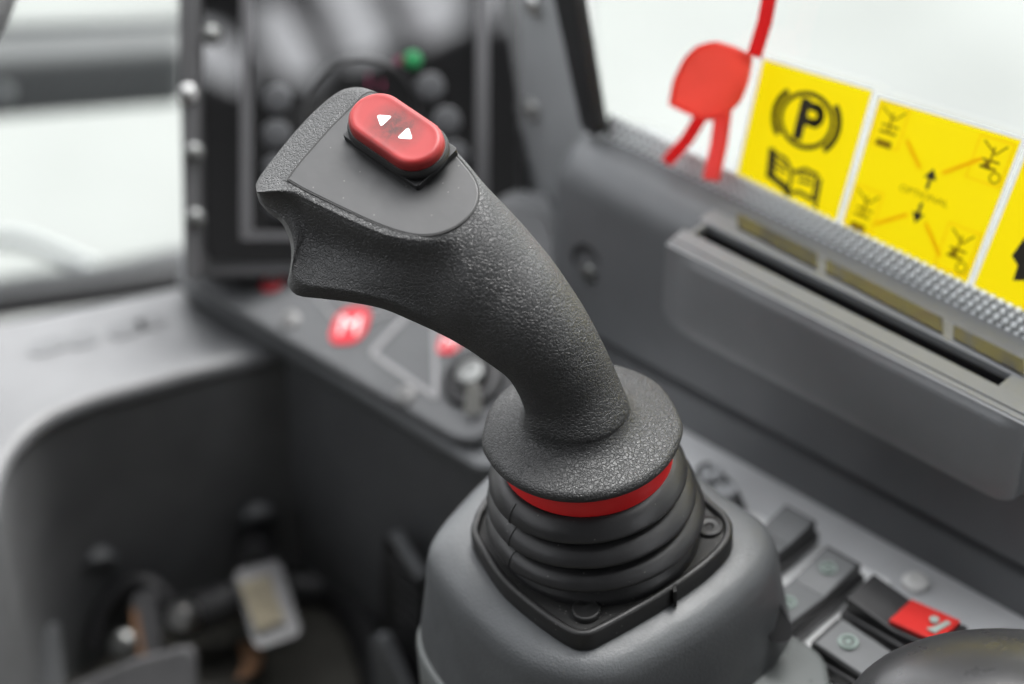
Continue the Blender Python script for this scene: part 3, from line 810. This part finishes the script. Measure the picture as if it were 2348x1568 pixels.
def dims(cx, cy, s, boxy):
    out = [strip(at, [(cx - .08 * s, cy - .12 * s), (cx + .02 * s, cy - .05 * s), (cx + .08 * s, cy - .12 * s)], .012), strip(at, [(cx - .05 * s, cy), (cx + .06 * s, cy)], .016),
           strip(at, [(cx - .05 * s, cy + .05 * s), (cx + .05 * s, cy + .05 * s)], .02), strip(at, [(cx, cy - .09 * s), (cx, cy + .04 * s)], .014)]
    if boxy:
        out += [fill(at, [(cx - .02 * s, cy + .0 * s), (cx - .06 * s, cy + .06 * s), (cx + .02 * s, cy + .06 * s)], .0011), strip(at, arcpts((cx + .07 * s, cy + .1 * s), .035 * s, 0, 360, 14), .01)]
    else:
        out += [fill(at, [(cx - .06 * s, cy + .11 * s), (cx + .05 * s, cy + .11 * s), (cx + .05 * s, cy + .16 * s), (cx - .06 * s, cy + .16 * s)], .0011)]
    return merge(*out)
def frame_(cx, cy, w, h): return strip(at, [(cx - w, cy - h), (cx + w, cy - h), (cx + w, cy + h), (cx - w, cy + h), (cx - w, cy - h)], .008)
for fr_ in (frame_(.12, .17, .10, .15), frame_(.12, .80, .10, .15), frame_(.85, .19, .12, .15), frame_(.85, .82, .12, .15)): obj('diagram_frame', fr_, M['orange'], g, smooth=False)
for cx, cy, bxy in ((.12, .17, 0), (.12, .80, 0), (.85, .19, 1), (.85, .82, 1)):
    obj('diagram', dims(cx, cy, 1.0, bxy), M['inkfaint'], g, smooth=False)
g, at = sticker([(2362, 330), (2680, 430), (2500, 790), (2231, 655)], 'yellow sticker cut off at the right edge, with a black pictogram')
obj('diagram', merge(fill(at, [(.22, .56), (.30, .62), (.40, .60), (.42, .74), (.36, .82), (.26, .86), (.25, .76), (.18, .72)]), fill(at, [(.06, .10), (.13, .06), (.13, .20), (.10, .28)])), M['ink'], g, smooth=False)

# red tag and straps hanging beside the stickers
p_tg = p_w + n_w * .012
TG = lambda pts, off=0.0: pl(pts, p_tg, n_w, off)
tg_px = [(1537, 233), (1541, 205), (1546, 183), (1570, 133), (1599, 104), (1640, 93), (1689, 108), (1727, 128), (1718, 185), (1699, 233), (1668, 264), (1632, 278), (1594, 268), (1536, 240)]
tg = thing('hanging_tag', TG([(1635, 93)])[0], 'red rounded plastic tag hanging on red straps left of the yellow stickers', 'tag')
obj('tag_body', prism(roundpoly(TG(tg_px), .002, 3), n_w * .0010), M['redtag'], tg, smooth=False)
tgc = np.mean(TG(tg_px), axis=0)
outer_ = roundpoly(TG(tg_px, .0010), .002, 3); inner_ = [p + (tgc - p) * .09 for p in outer_]; nn_ = len(outer_)
rim_v = outer_ + inner_ + [p + n_w * .0009 for p in outer_] + [p + n_w * .0009 for p in inner_]
rim_f = []
for i in range(nn_):
    j = (i + 1) % nn_
    rim_f += [[2 * nn_ + i, 2 * nn_ + j, 3 * nn_ + j, 3 * nn_ + i], [i, j, 2 * nn_ + j, 2 * nn_ + i], [nn_ + i, nn_ + j, 3 * nn_ + j, 3 * nn_ + i]]
obj('raised_rim', (rim_v, rim_f), M['redtag'], tg, smooth=False)
def ribbon(pts, wpx, m, name):
    P = [np.array(p, float) for p in pts]; lft, rgt = [], []
    for i, p in enumerate(P):
        d = P[min(i + 1, len(P) - 1)] - P[max(0, i - 1)]; d /= np.linalg.norm(d); nn = np.array([-d[1], d[0]]) * wpx / 2
        lft.append(p + nn); rgt.append(p - nn)
    return obj(name, prism(TG(lft + rgt[::-1], -.003), n_w * .0012), M[m], tg)
ribbon([(1790, -160), (1768, -20), (1755, 50), (1731, 128)], 31, 'redstrap', 'strap')
ribbon([(1612, 262), (1578, 318), (1530, 372)], 28, 'redstrap', 'strap')
ribbon([(1660, 255), (1650, 330), (1632, 412)], 36, 'pinkstrap', 'strap')

# ---------------------------------------------------------------- console switches
M['brightgap'] = mat('white_gap_brightness', (.86, .87, .87), .35, mottle=.04)
obj('bright_gap_plate', prism([hz(x, y, zc + .0012) for x, y in ((1690, 1165), (1740, 1180), (2040, 1330), (1960, 1620), (1700, 1500))], -ZA * .001), M['brightgap'], con)  # added plate; glossy brightness between the switches put into its colour
KS = .9
def rocker(px, py, hl, hw, ax, ay, label, mcap, h=.010, red=False, name='rocker_switch'):
    hl, hw, h = hl * KS, hw * KS, h * KS
    c = hz(px, py, zc + .002 + h) - ZA * h
    g = thing(name, c, label, 'switch', 'switches set into the side console')
    obj('body', box(c + ZA * h * .3, ax, ay, ZA, hl, hw, h * .34), M['switchdark'], g, bevel=.0012)
    prof_ = [(-hl * .93, h * .64), (hl * .93, h * .64), (hl * .95, h * 1.18), (hl * .6, h * 1.08), (0, h * .93), (-hl * .6, h * 1.08), (-hl * .95, h * 1.18)]
    q = [c + ax * a - ay * hw * .84 + ZA * z for a, z in prof_]
    cp = obj('rocker_cap', prism(q, ay * hw * 1.68), M['switchdark'], g, bevel=.0008)
    return g, c
axR, axF = R, F
def face(g, c, ax, ay, a0, a1, b0, b1, z0, z1, m, name, t=.0006):
    a0, a1, b0, b1, z0, z1 = [k_ * KS for k_ in (a0, a1, b0, b1, z0, z1)]
    q = [c + ax * a0 + ay * b0 + ZA * z0, c + ax * a1 + ay * b0 + ZA * z1, c + ax * a1 + ay * b1 + ZA * z1, c + ax * a0 + ay * b1 + ZA * z0]
    return obj(name, prism(q, ZA * t), M[m], g, bevel=min(.0003, t * .4))
h = .010
g, c = rocker(1775, 1232, .018, .0092, R, F, 'grey rocker switch half hidden behind the pedestal, beside the round sockets', 'switch')
face(g, c, R, F, -.015, .0005, -.0070, .0070, h * 1.16, h * .97, 'switch', 'cap_face'); face(g, c, R, F, .0006, .0155, -.0070, .0070, h * .97, h * 1.17, 'switch', 'cap_face')
g, c = rocker(1852, 1350, .0245, .0098, R, F, 'long grey rocker switch with two pale icons, next to the pedestal side', 'switch')
face(g, c, R, F, -.021, .0, -.0072, .0072, h * 1.16, h * .96, 'switch', 'cap_face'); face(g, c, R, F, .0002, .021, -.0072, .0072, h * .96, h * 1.16, 'switch', 'cap_face')
for a in (-.0125, .0125):
    cc = c + R * a * KS + ZA * (h * 1.06 * KS + .0013)
    obj('icon', merge(torus(cc, ZA, .0024, .0005, 24, 6), prism([cc + R * x + F * y for x, y in arcpts((0, 0), .0008, 0, 360, 10)][:-1], ZA * .0003)), M['icon'], g)
g, c = rocker(2078, 1412, .0225, .0105, F, -R, 'black rocker switch with a bright red half and pale icon, beside a silver screw', 'redswitch', h=.013)
face(g, c, -F, R, -.0030, .0183, -.0074, .0074, .0122, .0152, 'redswitch', 'red_lens', t=.002)
cc = c - F * .0108 + ZA * .0157
obj('icon', merge(prism([cc + R * x + F * y for x, y in arcpts((0.001, .001), .0016, 0, 360, 14)][:-1], ZA * .0003), prism([cc + R * x + F * y for x, y in ((-.0042, -.003), (-.0022, -.003), (.003, -.0042), (.0036, -.0026), (-.0022, -.0008), (-.0042, .0006))], ZA * .0003)), M['icon'], g, smooth=False)
g, c = rocker(2012, 1522, .0255, .0105, F, -R, 'grey rocker switch in front of the red one, with pale round icons', 'switch')
face(g, c, -F, R, -.022, 0, -.0082, .0082, h * 1.16, h * .96, 'switch', 'cap_face'); face(g, c, -F, R, .0002, .022, -.0082, .0082, h * .96, h * 1.16, 'switch', 'cap_face')
for a in (-.0135, .0135):
    cc = c - F * a * KS + ZA * (h * 1.08 * KS + .0013)
    obj('icon', merge(torus(cc, ZA, .0028, .0006, 24, 6), prism([cc + R * x + F * y for x, y in arcpts((0, 0), .0010, 0, 360, 10)][:-1], ZA * .0003)), M['icon'], g)
sc_ = hz(2098, 1335, zc + .001)
obj_s = obj('panel_screw', revolve([(.0048, 0), (.0046, .0010), (.0038, .0016), (.0015, .0018), (.0011, .0008), (.0001, .0008)], sc_, ZA, 28), M['zinc'])
tag(obj_s, 'bright cross-head screw in the console beside the red switch', 'screw')
# socket block with two round caps, behind the boot
sb = hz(1668, 1125, zc)
skt = thing('socket_block', sb, 'small black block with two round silver sockets, right behind the ribbed boot', 'socket')
obj('block', prism(roundpoly(pl([(1590, 1068), (1625, 1050), (1690, 1110), (1712, 1165), (1690, 1172), (1600, 1120)], np.array([0, 0, zc + .008]), ZA), .004), -ZA * .009), M['switchdark'], skt, bevel=.002)
for x, y in ((1633, 1092), (1663, 1132)):
    obj('socket', revolve([(.0042, 0), (.0042, .002), (.0034, .003), (.0026, .003), (.0022, .0016), (.0001, .0016)], hz(x, y, zc + .008), ZA, 26), M['hose'], skt)
# pedestal's side flap and foot
fl = obj('side_flap', prism(roundpoly([W(1735, 1290, .800), W(1760, 1330, .79), W(1818, 1440, .775), W(1812, 1470, .775), W(1770, 1474, .775), W(1740, 1400, .79)], .003), FW * .006), M['switchdark'], pod, bevel=.001)
obj('foot', prism(roundpoly([hz(x, y, zc + .014) for x, y in ((1500, 1400), (1720, 1420), (1830, 1450), (1895, 1500), (1915, 1620), (1500, 1640))], .012), -ZA * .013), M['podlow'], pod, bevel=.003)

# ---------------------------------------------------------------- foot well
zs = zc - .012
edge = [(668, 801), (500, 836), (350, 876), (210, 915), (110, 958), (45, 1015), (8, 1085), (-10, 1200)]
edge_w = [hz(x, y, zs) for x, y in edge]
edge_s = list(catmull(np.array(edge_w), 6))
sh_poly = edge_s + [hz(x, y, zs) for x, y in ((-250, 1200), (-250, 720), (-40, 742), (200, 694), (455, 642), (560, 650), (690, 740))]
shf = thing('front_shelf', hz(300, 800, zs), 'pale grey curved front shelf above the dark pedal panel', 'shelf')
obj('shelf_top', prism(sh_poly, -ZA * .010), M['shelf'], shf, bevel=.0045)
for cpx, hlx in (((110, 795), .008), ((190, 780), .006), ((290, 755), .008), ((345, 738), .006)):
    c = hz(*cpx, zs)
    u = nrm(hz(cpx[0] + 100, cpx[1] - 30, zs) - c); v = np.cross(ZA, u)
    obj('slot', prism([c + ZA * .0002 + u * x + v * y for x, y in stadium(hlx, .0045, 8)], ZA * .0004), M['wall2'], shf, smooth=False)
jn = edge_w[0]
zf = jn[2]
while True:                                                 # floor where the corner meets it in the photo
    q = np.array([jn[0], jn[1], zf]) - CAM; d_ = np.dot(q, FW); y_ = CY - np.dot(q, UP) / d_ * FPX
    if y_ > 1350: break
    zf -= .001
low = [np.array([p[0], p[1], zf - .01]) for p in edge_s]
hi = [p - ZA * .003 for p in edge_s]
n_k = nrm(np.cross(edge_w[1] - edge_w[0], ZA)); n_k = n_k if np.dot(n_k, TOV) > 0 else -n_k
kp = thing('kick_board', edge_w[1] - ZA * .2, 'dark curved kick panel behind the pedals, with round dimples', 'kick panel')
hi = [p - n_k * .0012 for p in hi]; ext = edge_w[-1] + np.array([-.06, -.6, -.003]); hi = hi + [ext]; low = low + [np.array([ext[0], ext[1], zf - .01])]
kv = hi + low; m_ = len(hi)
bk_ = [p - n_k * .012 for p in kv]
kf = [[i, i + 1, m_ + i + 1, m_ + i] for i in range(m_ - 1)]
obj('panel_sheet', (kv, kf), M['kick'], kp, sharp=60)
pk0 = edge_w[0]
for (x, y) in ((222, 1283), (590, 1180)):
    c = hit(x, y, edge_w[0] if x > 400 else edge_w[2], n_k) + n_k * .004
    obj('dimple', revolve([(.0085, -.004), (.008, .001), (.006, .0018), (.004, .0006), (.0001, .0004)], c, nrm(n_k - ZA * .35), 24), M['wall2'], kp)
flo = obj('floor', prism([np.array([p[0], p[1], zf]) for p in (jn + n_k * .001 + R * .1, edge_w[1], edge_w[3], edge_w[5])] + [np.array([x, y, zf]) for x, y in ((-1.0, .45), (-1.0, -.75), (.3, -.75), (.3, .2))], -ZA * .01), M['floor'])
tag(flo, kind='structure')
mat_e = thing('floor_mat', hz(780, 1500, zf), 'dark rubber floor mat edge curving round the footwell corner', 'mat')
obj('mat_rim', tube([hz(x, y, zf + .006) for x, y in ((560, 1360), (690, 1345), (770, 1355), (820, 1410), (860, 1500), (890, 1640))], .009, 12), M['seal'], mat_e)
# pedals
dpd = depth_of(hz(620, 1400, zf)) - .05
fw1 = thing('foot_pedal', W(620, 1480, dpd), 'worn steel foot pedal with a muddy ribbed pad', 'pedal')
pq = [(533, 1310), (640, 1282), (694, 1455), (585, 1492)]
obj('plate', prism(roundpoly([W(x, y, dpd - (y - 1280) * .00012) for x, y in pq], .004), FW * .006), M['pedal'], fw1, bevel=.001)
P4 = [W(x, y, dpd - (y - 1280) * .00012 - .0015) for x, y in ((548, 1335), (618, 1316), (655, 1420), (590, 1446))]
rb_ = []
for k in range(6):
    a, b = k / 6 + .02, (k + .72) / 6
    rb_.append(prism([P4[0] * (1 - a) + P4[1] * a, P4[0] * (1 - b) + P4[1] * b, P4[3] * (1 - b) + P4[2] * b, P4[3] * (1 - a) + P4[2] * a], -FW * .002))
obj('pad', merge(*rb_), M['pedalpad'], fw1)
obj('arm', tube([W(590, 1300, dpd + .006), W(585, 1240, dpd + .03), W(580, 1200, dpd + .06)], .008, 12), M['seal'], fw1)
fw2 = thing('brake_pedal', W(330, 1500, dpd), 'upright grey pedal lever with a bright bolt at its foot', 'pedal')
obj('lever', prism(roundpoly([W(x, y, dpd) for x, y in ((300, 1368), (352, 1352), (385, 1640), (310, 1640))], .003), FW * .01), M['pedal'], fw2, bevel=.0015)
obj('rust_edge', prism([W(x, y, dpd - .001) for x, y in ((300, 1400), (312, 1398), (330, 1500), (316, 1500))], FW * .003), M['leaf'], fw2)
obj('bolt', revolve([(.0058, -.004), (.0058, .002), (.004, .004), (.0001, .0045)], W(283, 1478, dpd - .008), TOV, 20), M['steel'], fw2)
obj('hoop', tube([W(x, y, dpd + .012) for x, y in ((215, 1480), (235, 1400), (290, 1340), (340, 1335), (380, 1370), (400, 1420))], .004, 10), M['seal'], fw2)
lk = thing('pedal_linkage', W(470, 1395, dpd), 'dark linkage rod with a bright steel end cap, between the two pedals', 'linkage')
obj('rod', tube([W(400, 1425, dpd + .012), W(470, 1400, dpd + .01), W(560, 1365, dpd + .01)], .0085, 14), M['seal'], lk)
obj('end_cap', revolve([(.0062, -.004), (.0062, .002), (.0045, .0045), (.0001, .005)], W(418, 1415, dpd - .004), nrm(TOV - XA * .3), 22), M['chrome'], lk)
brk = obj('pedal_bracket', prism(roundpoly([W(x, y, dpd - .03) for x, y in ((150, 1580), (300, 1515), (425, 1482), (446, 1500), (450, 1660), (140, 1660))], .004), FW * .01), M['pedal'], bevel=.002)
tag(brk, 'flat grey bracket plate at the lower left, in front of the pedal lever', 'bracket')
lf_ = obj('dry_leaf', merge(prism(pl([(548, 1478), (575, 1474), (602, 1500), (598, 1530), (575, 1550), (540, 1560), (560, 1525)], np.array([0, 0, zf + .01]), ZA), ZA * .001)), M['leaf'])
tag(lf_, 'crumpled brown leaf on the footwell floor below the muddy pedal', 'leaf')
# things at the far left
lp = thing('left_trim', W(30, 1300, .98), 'pale glossy oval trim at the left edge beside the pedal panel', 'trim')
obj('oval', prism([W(-14 + 54 * math.cos(t), 1262 + 150 * math.sin(t), .97) for t in np.linspace(0, 2 * PI, 40, endpoint=False)], FW * .01), M['podlow'], lp, bevel=.002)
obj('foot', prism([W(x, y, .975) for x, y in ((-60, 1380), (60, 1372), (120, 1440), (-60, 1470))], FW * .01), M['seal'], lp, bevel=.002)
obj('tray', prism([W(x, y, .97) for x, y in ((-60, 1490), (128, 1430), (150, 1660), (-60, 1660))], FW * .01), M['wall'], lp, bevel=.002)
# pocket on the console's inner wall
q_in = lambda pts, off: pl(pts, rt(rE, 0, 0), -R, off)
vp = thing('ribbed_holder', q_in([(920, 1350)], 0)[0], 'dark ribbed holder on the console side, left of the pedestal', 'holder')
obj('holder_back', prism(q_in([(893, 1220), (915, 1212), (975, 1310), (1000, 1600), (880, 1500)], .004), -R * .004), M['seal'], vp, bevel=.001)
obj('holder_lip', tube(q_in([(905, 1222), (930, 1262), (968, 1320)], .010), .0028, 10), M['wall'], vp)
obj('ribs', merge(*[tube(q_in([(895 + k * 3, 1275 + k * 26), (965, 1330 + k * 26)], .009), .0011, 6, 1) for k in range(8)]), M['switchdark'], vp)
cf = obj('console_foot', prism(q_in([(868, 1450), (895, 1440), (985, 1640), (885, 1640)], .02), -R * .006), M['wall'], bevel=.002)
tag(cf, 'grey sloping strip at the foot of the console, bottom of the photo', 'trim')

# ---------------------------------------------------------------- front: crossbar, sill, hose, steering wheel
db = 1.30
f_px = [(-120, 150), (424, 112), (424, 244), (-120, 288)]
fq = [W(x, y, db) for x, y in f_px]
tq = [hz(x, y, float((fq[0][2] + fq[1][2]) / 2)) for x, y in ((-120, 76), (424, 54))]
bar = thing('front_crossbar', fq[3], 'dark grey crossbar across the front window, left of the display', 'crossbar')
bb = [fq[0], fq[1], fq[2], fq[3]]
bk2 = [tq[0], tq[1], fq[2] + nrm(tq[1] - fq[1]) * .06, fq[3] + nrm(tq[0] - fq[0]) * .06]
obj('bar_body', loft([bb, bk2]), M['beam'], bar, bevel=.006)
obj('bar_seal', tube([W(-140, 72, db + .05), W(160, 60, db + .05), W(430, 50, db + .05)], .0035, 8), M['wall2'], bar)
obj('bar_screw', revolve([(.005, 0), (.004, .002), (.0001, .003)], W(8, 215, db - .001), TOV, 16), M['wall'], bar)
sil = thing('front_window_frame', W(200, 640, 1.22), 'grey lower frame of the front window with its black rubber seal', 'window frame')
obj('frame_bar', tube([W(-150, 690, 1.24), W(60, 655, 1.24), W(250, 630, 1.24), W(450, 585, 1.24)], .0065, 12), M['shelf'], sil)
obj('rubber_seal', tube([W(-160, 740, 1.20), W(0, 700, 1.20), W(200, 672, 1.20), W(460, 632, 1.20)], .0075, 12), M['seal'], sil)
hos = obj('outside_cable', tube([W(-160, 548, 1.36), W(0, 548, 1.36), W(60, 555, 1.36), W(130, 582, 1.36), W(230, 622, 1.36), W(340, 650, 1.36)], .0045, 10), M['hose'])
tag(hos, 'pale grey cable curving outside the front window above the sill', 'cable')
wp0, wp1, wp2 = DP([(436, 0)], -.02)[0], W(-200, 0, 1.30), W(-200, 700, 1.30)
g0_, n_g = W(100, 640, 1.25), nrm(np.array([.12, -1.0, 0]))
fwp = obj('front_window', prism(pl([(-260, -200), (415, -200), (432, 660), (-260, 745)], g0_, n_g), -n_g * .004), M['glass'])
tag(fwp, 'clear front window pane behind the dark crossbar, left of the display', 'window')

swd = .86
swc = W(-1150, -32, swd)
n_sw = nrm(np.array([0, -.05, 1.0]))
R_sw = 1100 / FPX * swd
sw = thing('steering_wheel', swc - ZA * .05, 'black grained steering wheel rim at the top left corner', 'steering wheel')
obj('rim', torus(swc, n_sw, R_sw, .0142, 120, 20), M['wheelrim'], sw, sharp=180)
obj('hub', revolve([(.035, -.03), (.035, -.012), (.03, -.006), (.0001, -.004)], swc, n_sw, 32), M['blackp'], sw)
for a in (2.0, 4.2, 6.0):
    e = XA * math.cos(a) + np.cross(n_sw, XA) * math.sin(a)
    obj('spoke', tube([swc - n_sw * .015 + e * .02, swc - n_sw * .012 + e * R_sw * .5, swc + e * R_sw], .008, 10), M['blackp'], sw)

# glossy hand rest in the lower right corner
kc = W(2372, 1725, .70)
kr = []
ku, kn = nrm(XA * .95 - F * .3), ZA
kw = nrm(np.cross(kn, ku)); kn = np.cross(ku, kw)
rest = thing('armrest', kc, 'glossy black rounded armrest front in the lower right corner', 'armrest')
vv = []
for a in np.linspace(-PI / 2, PI / 2, 28):
    vv.append([kc + ku * .058 * math.cos(a) * math.cos(t) * (abs(math.cos(t)) ** -.12 if abs(math.cos(t)) > .05 else 1) + kw * .040 * math.cos(a) * math.sin(t) + kn * .030 * math.sin(a) for t in np.linspace(0, 2 * PI, 56, endpoint=False)])
obj('cushion', loft(vv), M['knob'], rest, sharp=180)
obj('piping', tube([kc + ku * .0582 * math.cos(t) + kw * .0402 * math.sin(t) for t in np.linspace(0, 2 * PI, 60)], .0014, 8, 1), M['seal'], rest)

# ---------------------------------------------------------------- outside and added light-blocking shell behind the camera
gr = obj('ground', prism([np.array([x, y, -1.3]) for x, y in ((-60, -60), (60, -60), (60, 60), (-60, 60))], -ZA * .1), M['ground'])
tag(gr, kind='structure')

LIGHT_HATCH = (-.85, .9, -.32, .9)  # sky opening added overhead to set the light level inside
DOOR_Z = .3  # top of the added door, which blocks low light from the left

# unseen shell added to shade the cab; rear openings shaped for the display's reflections
def mirror(p): return p - 2 * np.dot(p - dc, n_d) * n_d
camM = mirror(CAM)
yR = CAM[1] - .55
def refl(px, py):
    q = hit(px, py, dc, n_d); d = q - camM
    return camM + d * ((yR - camM[1]) / d[1])
def holed(outer, holes, thick, m, name, parent):
    bm = bmesh.new(); es = []
    for loop in [outer] + holes:
        vs = [bm.verts.new(p) for p in loop]
        es += [bm.edges.new((vs[i], vs[(i + 1) % len(vs)])) for i in range(len(vs))]
    bmesh.ops.triangle_fill(bm, edges=es, use_beauty=True, use_dissolve=False)
    V = [np.array(v.co) for v in bm.verts]; bm.verts.index_update(); Fq = [[v.index for v in f.verts] for f in bm.faces]; bm.free()
    n = len(V); V2 = V + [p + np.asarray(thick) for p in V]; F2 = Fq + [[i + n for i in q][::-1] for q in Fq]
    k = 0
    for loop in [outer] + holes:
        L_ = len(loop); F2 += [[k + i, k + (i + 1) % L_, n + k + (i + 1) % L_, n + k + i] for i in range(L_)]; k += L_
    return obj(name, (V2, F2), m, parent, smooth=False)
shell = thing('light_shaping_shell', np.array([0, yR, -1.2]), 'unseen dark cab wall, door and ceiling, added to shade the cab and shape the display reflections', 'cab')
holes_px = [[(590, -10), (650, -10), (722, 90), (740, 185), (655, 180), (600, 100)], [(712, -60), (838, -60), (915, 100), (800, 150)],
            [(893, -60), (1050, -60), (1072, 50), (968, 100)], [(430, 40), (505, 60), (575, 150), (560, 205), (440, 150)], [(1128, -60), (1250, -60), (1250, -5), (1128, 60)]]
M['shell'] = mat('dark_cab_lining', (.025, .025, .026), .7)
holes_w = [[refl(x, y) for x, y in h_] for h_ in holes_px]  # openings placed so the display mirrors bright shapes
holed([np.array([x, yR, z]) for x, z in ((-1.3, -1.25), (1.3, -1.25), (1.3, 1.2), (-1.3, 1.2))], holes_w, np.array([0, -.01, 0]), M['shell'], 'reflection_wall', shell)
obj('shade_door_panel', prism([np.array([-1.02, y, z]) for y, z in ((yR, -1.25), (.45, -1.25), (.45, DOOR_Z), (yR, DOOR_Z))], XA * .02), M['shell'], shell, smooth=False)
hx0, hx1, hy0, hy1 = LIGHT_HATCH
holed([np.array([x, y, 1.2]) for x, y in ((-1.3, yR), (1.3, yR), (1.3, 1.2), (-1.3, 1.2))], [[np.array([x, y, 1.2]) for x, y in ((hx0, hy0), (hx1, hy0), (hx1, hy1), (hx0, hy1))]], ZA * .02, M['shell'], 'shade_roof', shell)
print('holes', [[tuple(np.round(p, 2)) for p in h_] for h_ in holes_w][:3])


# ------------------------------------------------------------------ light
SUN_EL, SUN_AZ = math.radians(58), math.radians(35)         # azimuth from +Y towards +X: from beyond the side window
w_ = bpy.data.worlds.new('World'); SC.world = w_; w_.use_nodes = True
nt = w_.node_tree
sky = nt.nodes.new('ShaderNodeTexSky'); sky.sky_type = 'NISHITA'; sky.sun_disc = False
sky.sun_elevation = SUN_EL; sky.sun_rotation = SUN_AZ; sky.dust_density = 4; sky.air_density = 1.2
hs = nt.nodes.new('ShaderNodeHueSaturation'); hs.inputs['Saturation'].default_value = .10
bg = nt.nodes['Background']; bg.inputs[1].default_value = .15
nt.links.new(sky.outputs[0], hs.inputs['Color']); nt.links.new(hs.outputs[0], bg.inputs[0])
sl = bpy.data.lights.new('sun', 'SUN'); sl.energy = 1.2; sl.angle = math.radians(35); sl.color = (1, .985, .96)
so = bpy.data.objects.new('sun', sl); COL.objects.link(so)
sd = Vector((math.sin(SUN_AZ) * math.cos(SUN_EL), math.cos(SUN_AZ) * math.cos(SUN_EL), math.sin(SUN_EL)))
so.rotation_euler = sd.to_track_quat('Z', 'Y').to_euler()

cam = bpy.data.cameras.new('camera'); co = bpy.data.objects.new('camera', cam); COL.objects.link(co)
co.location = Vector(CAM)
co.rotation_euler = (math.radians(90) - PITCH, 0, 0)
cam.sensor_width = 36; cam.lens = FPX / 2347 * 36
cam.clip_start = .02; cam.clip_end = 300
cam.dof.use_dof = True; cam.dof.aperture_fstop = 4.4
cam.dof.focus_distance = depth_of(WV(900, 440, pv(900, 440))) + .012
SC.camera = co
SC.view_settings.view_transform = 'Standard'; SC.view_settings.look = 'None'
SC.view_settings.exposure = 2.5; SC.view_settings.gamma = 1; SC.view_settings.use_curve_mapping = False
SC.render.engine = 'CYCLES'
SC.cycles.use_denoising = True
SC.cycles.max_bounces = 10; SC.cycles.transparent_max_bounces = 16
SC.cycles.caustics_reflective = False; SC.cycles.caustics_refractive = False
SC.cycles.sample_clamp_indirect = 6
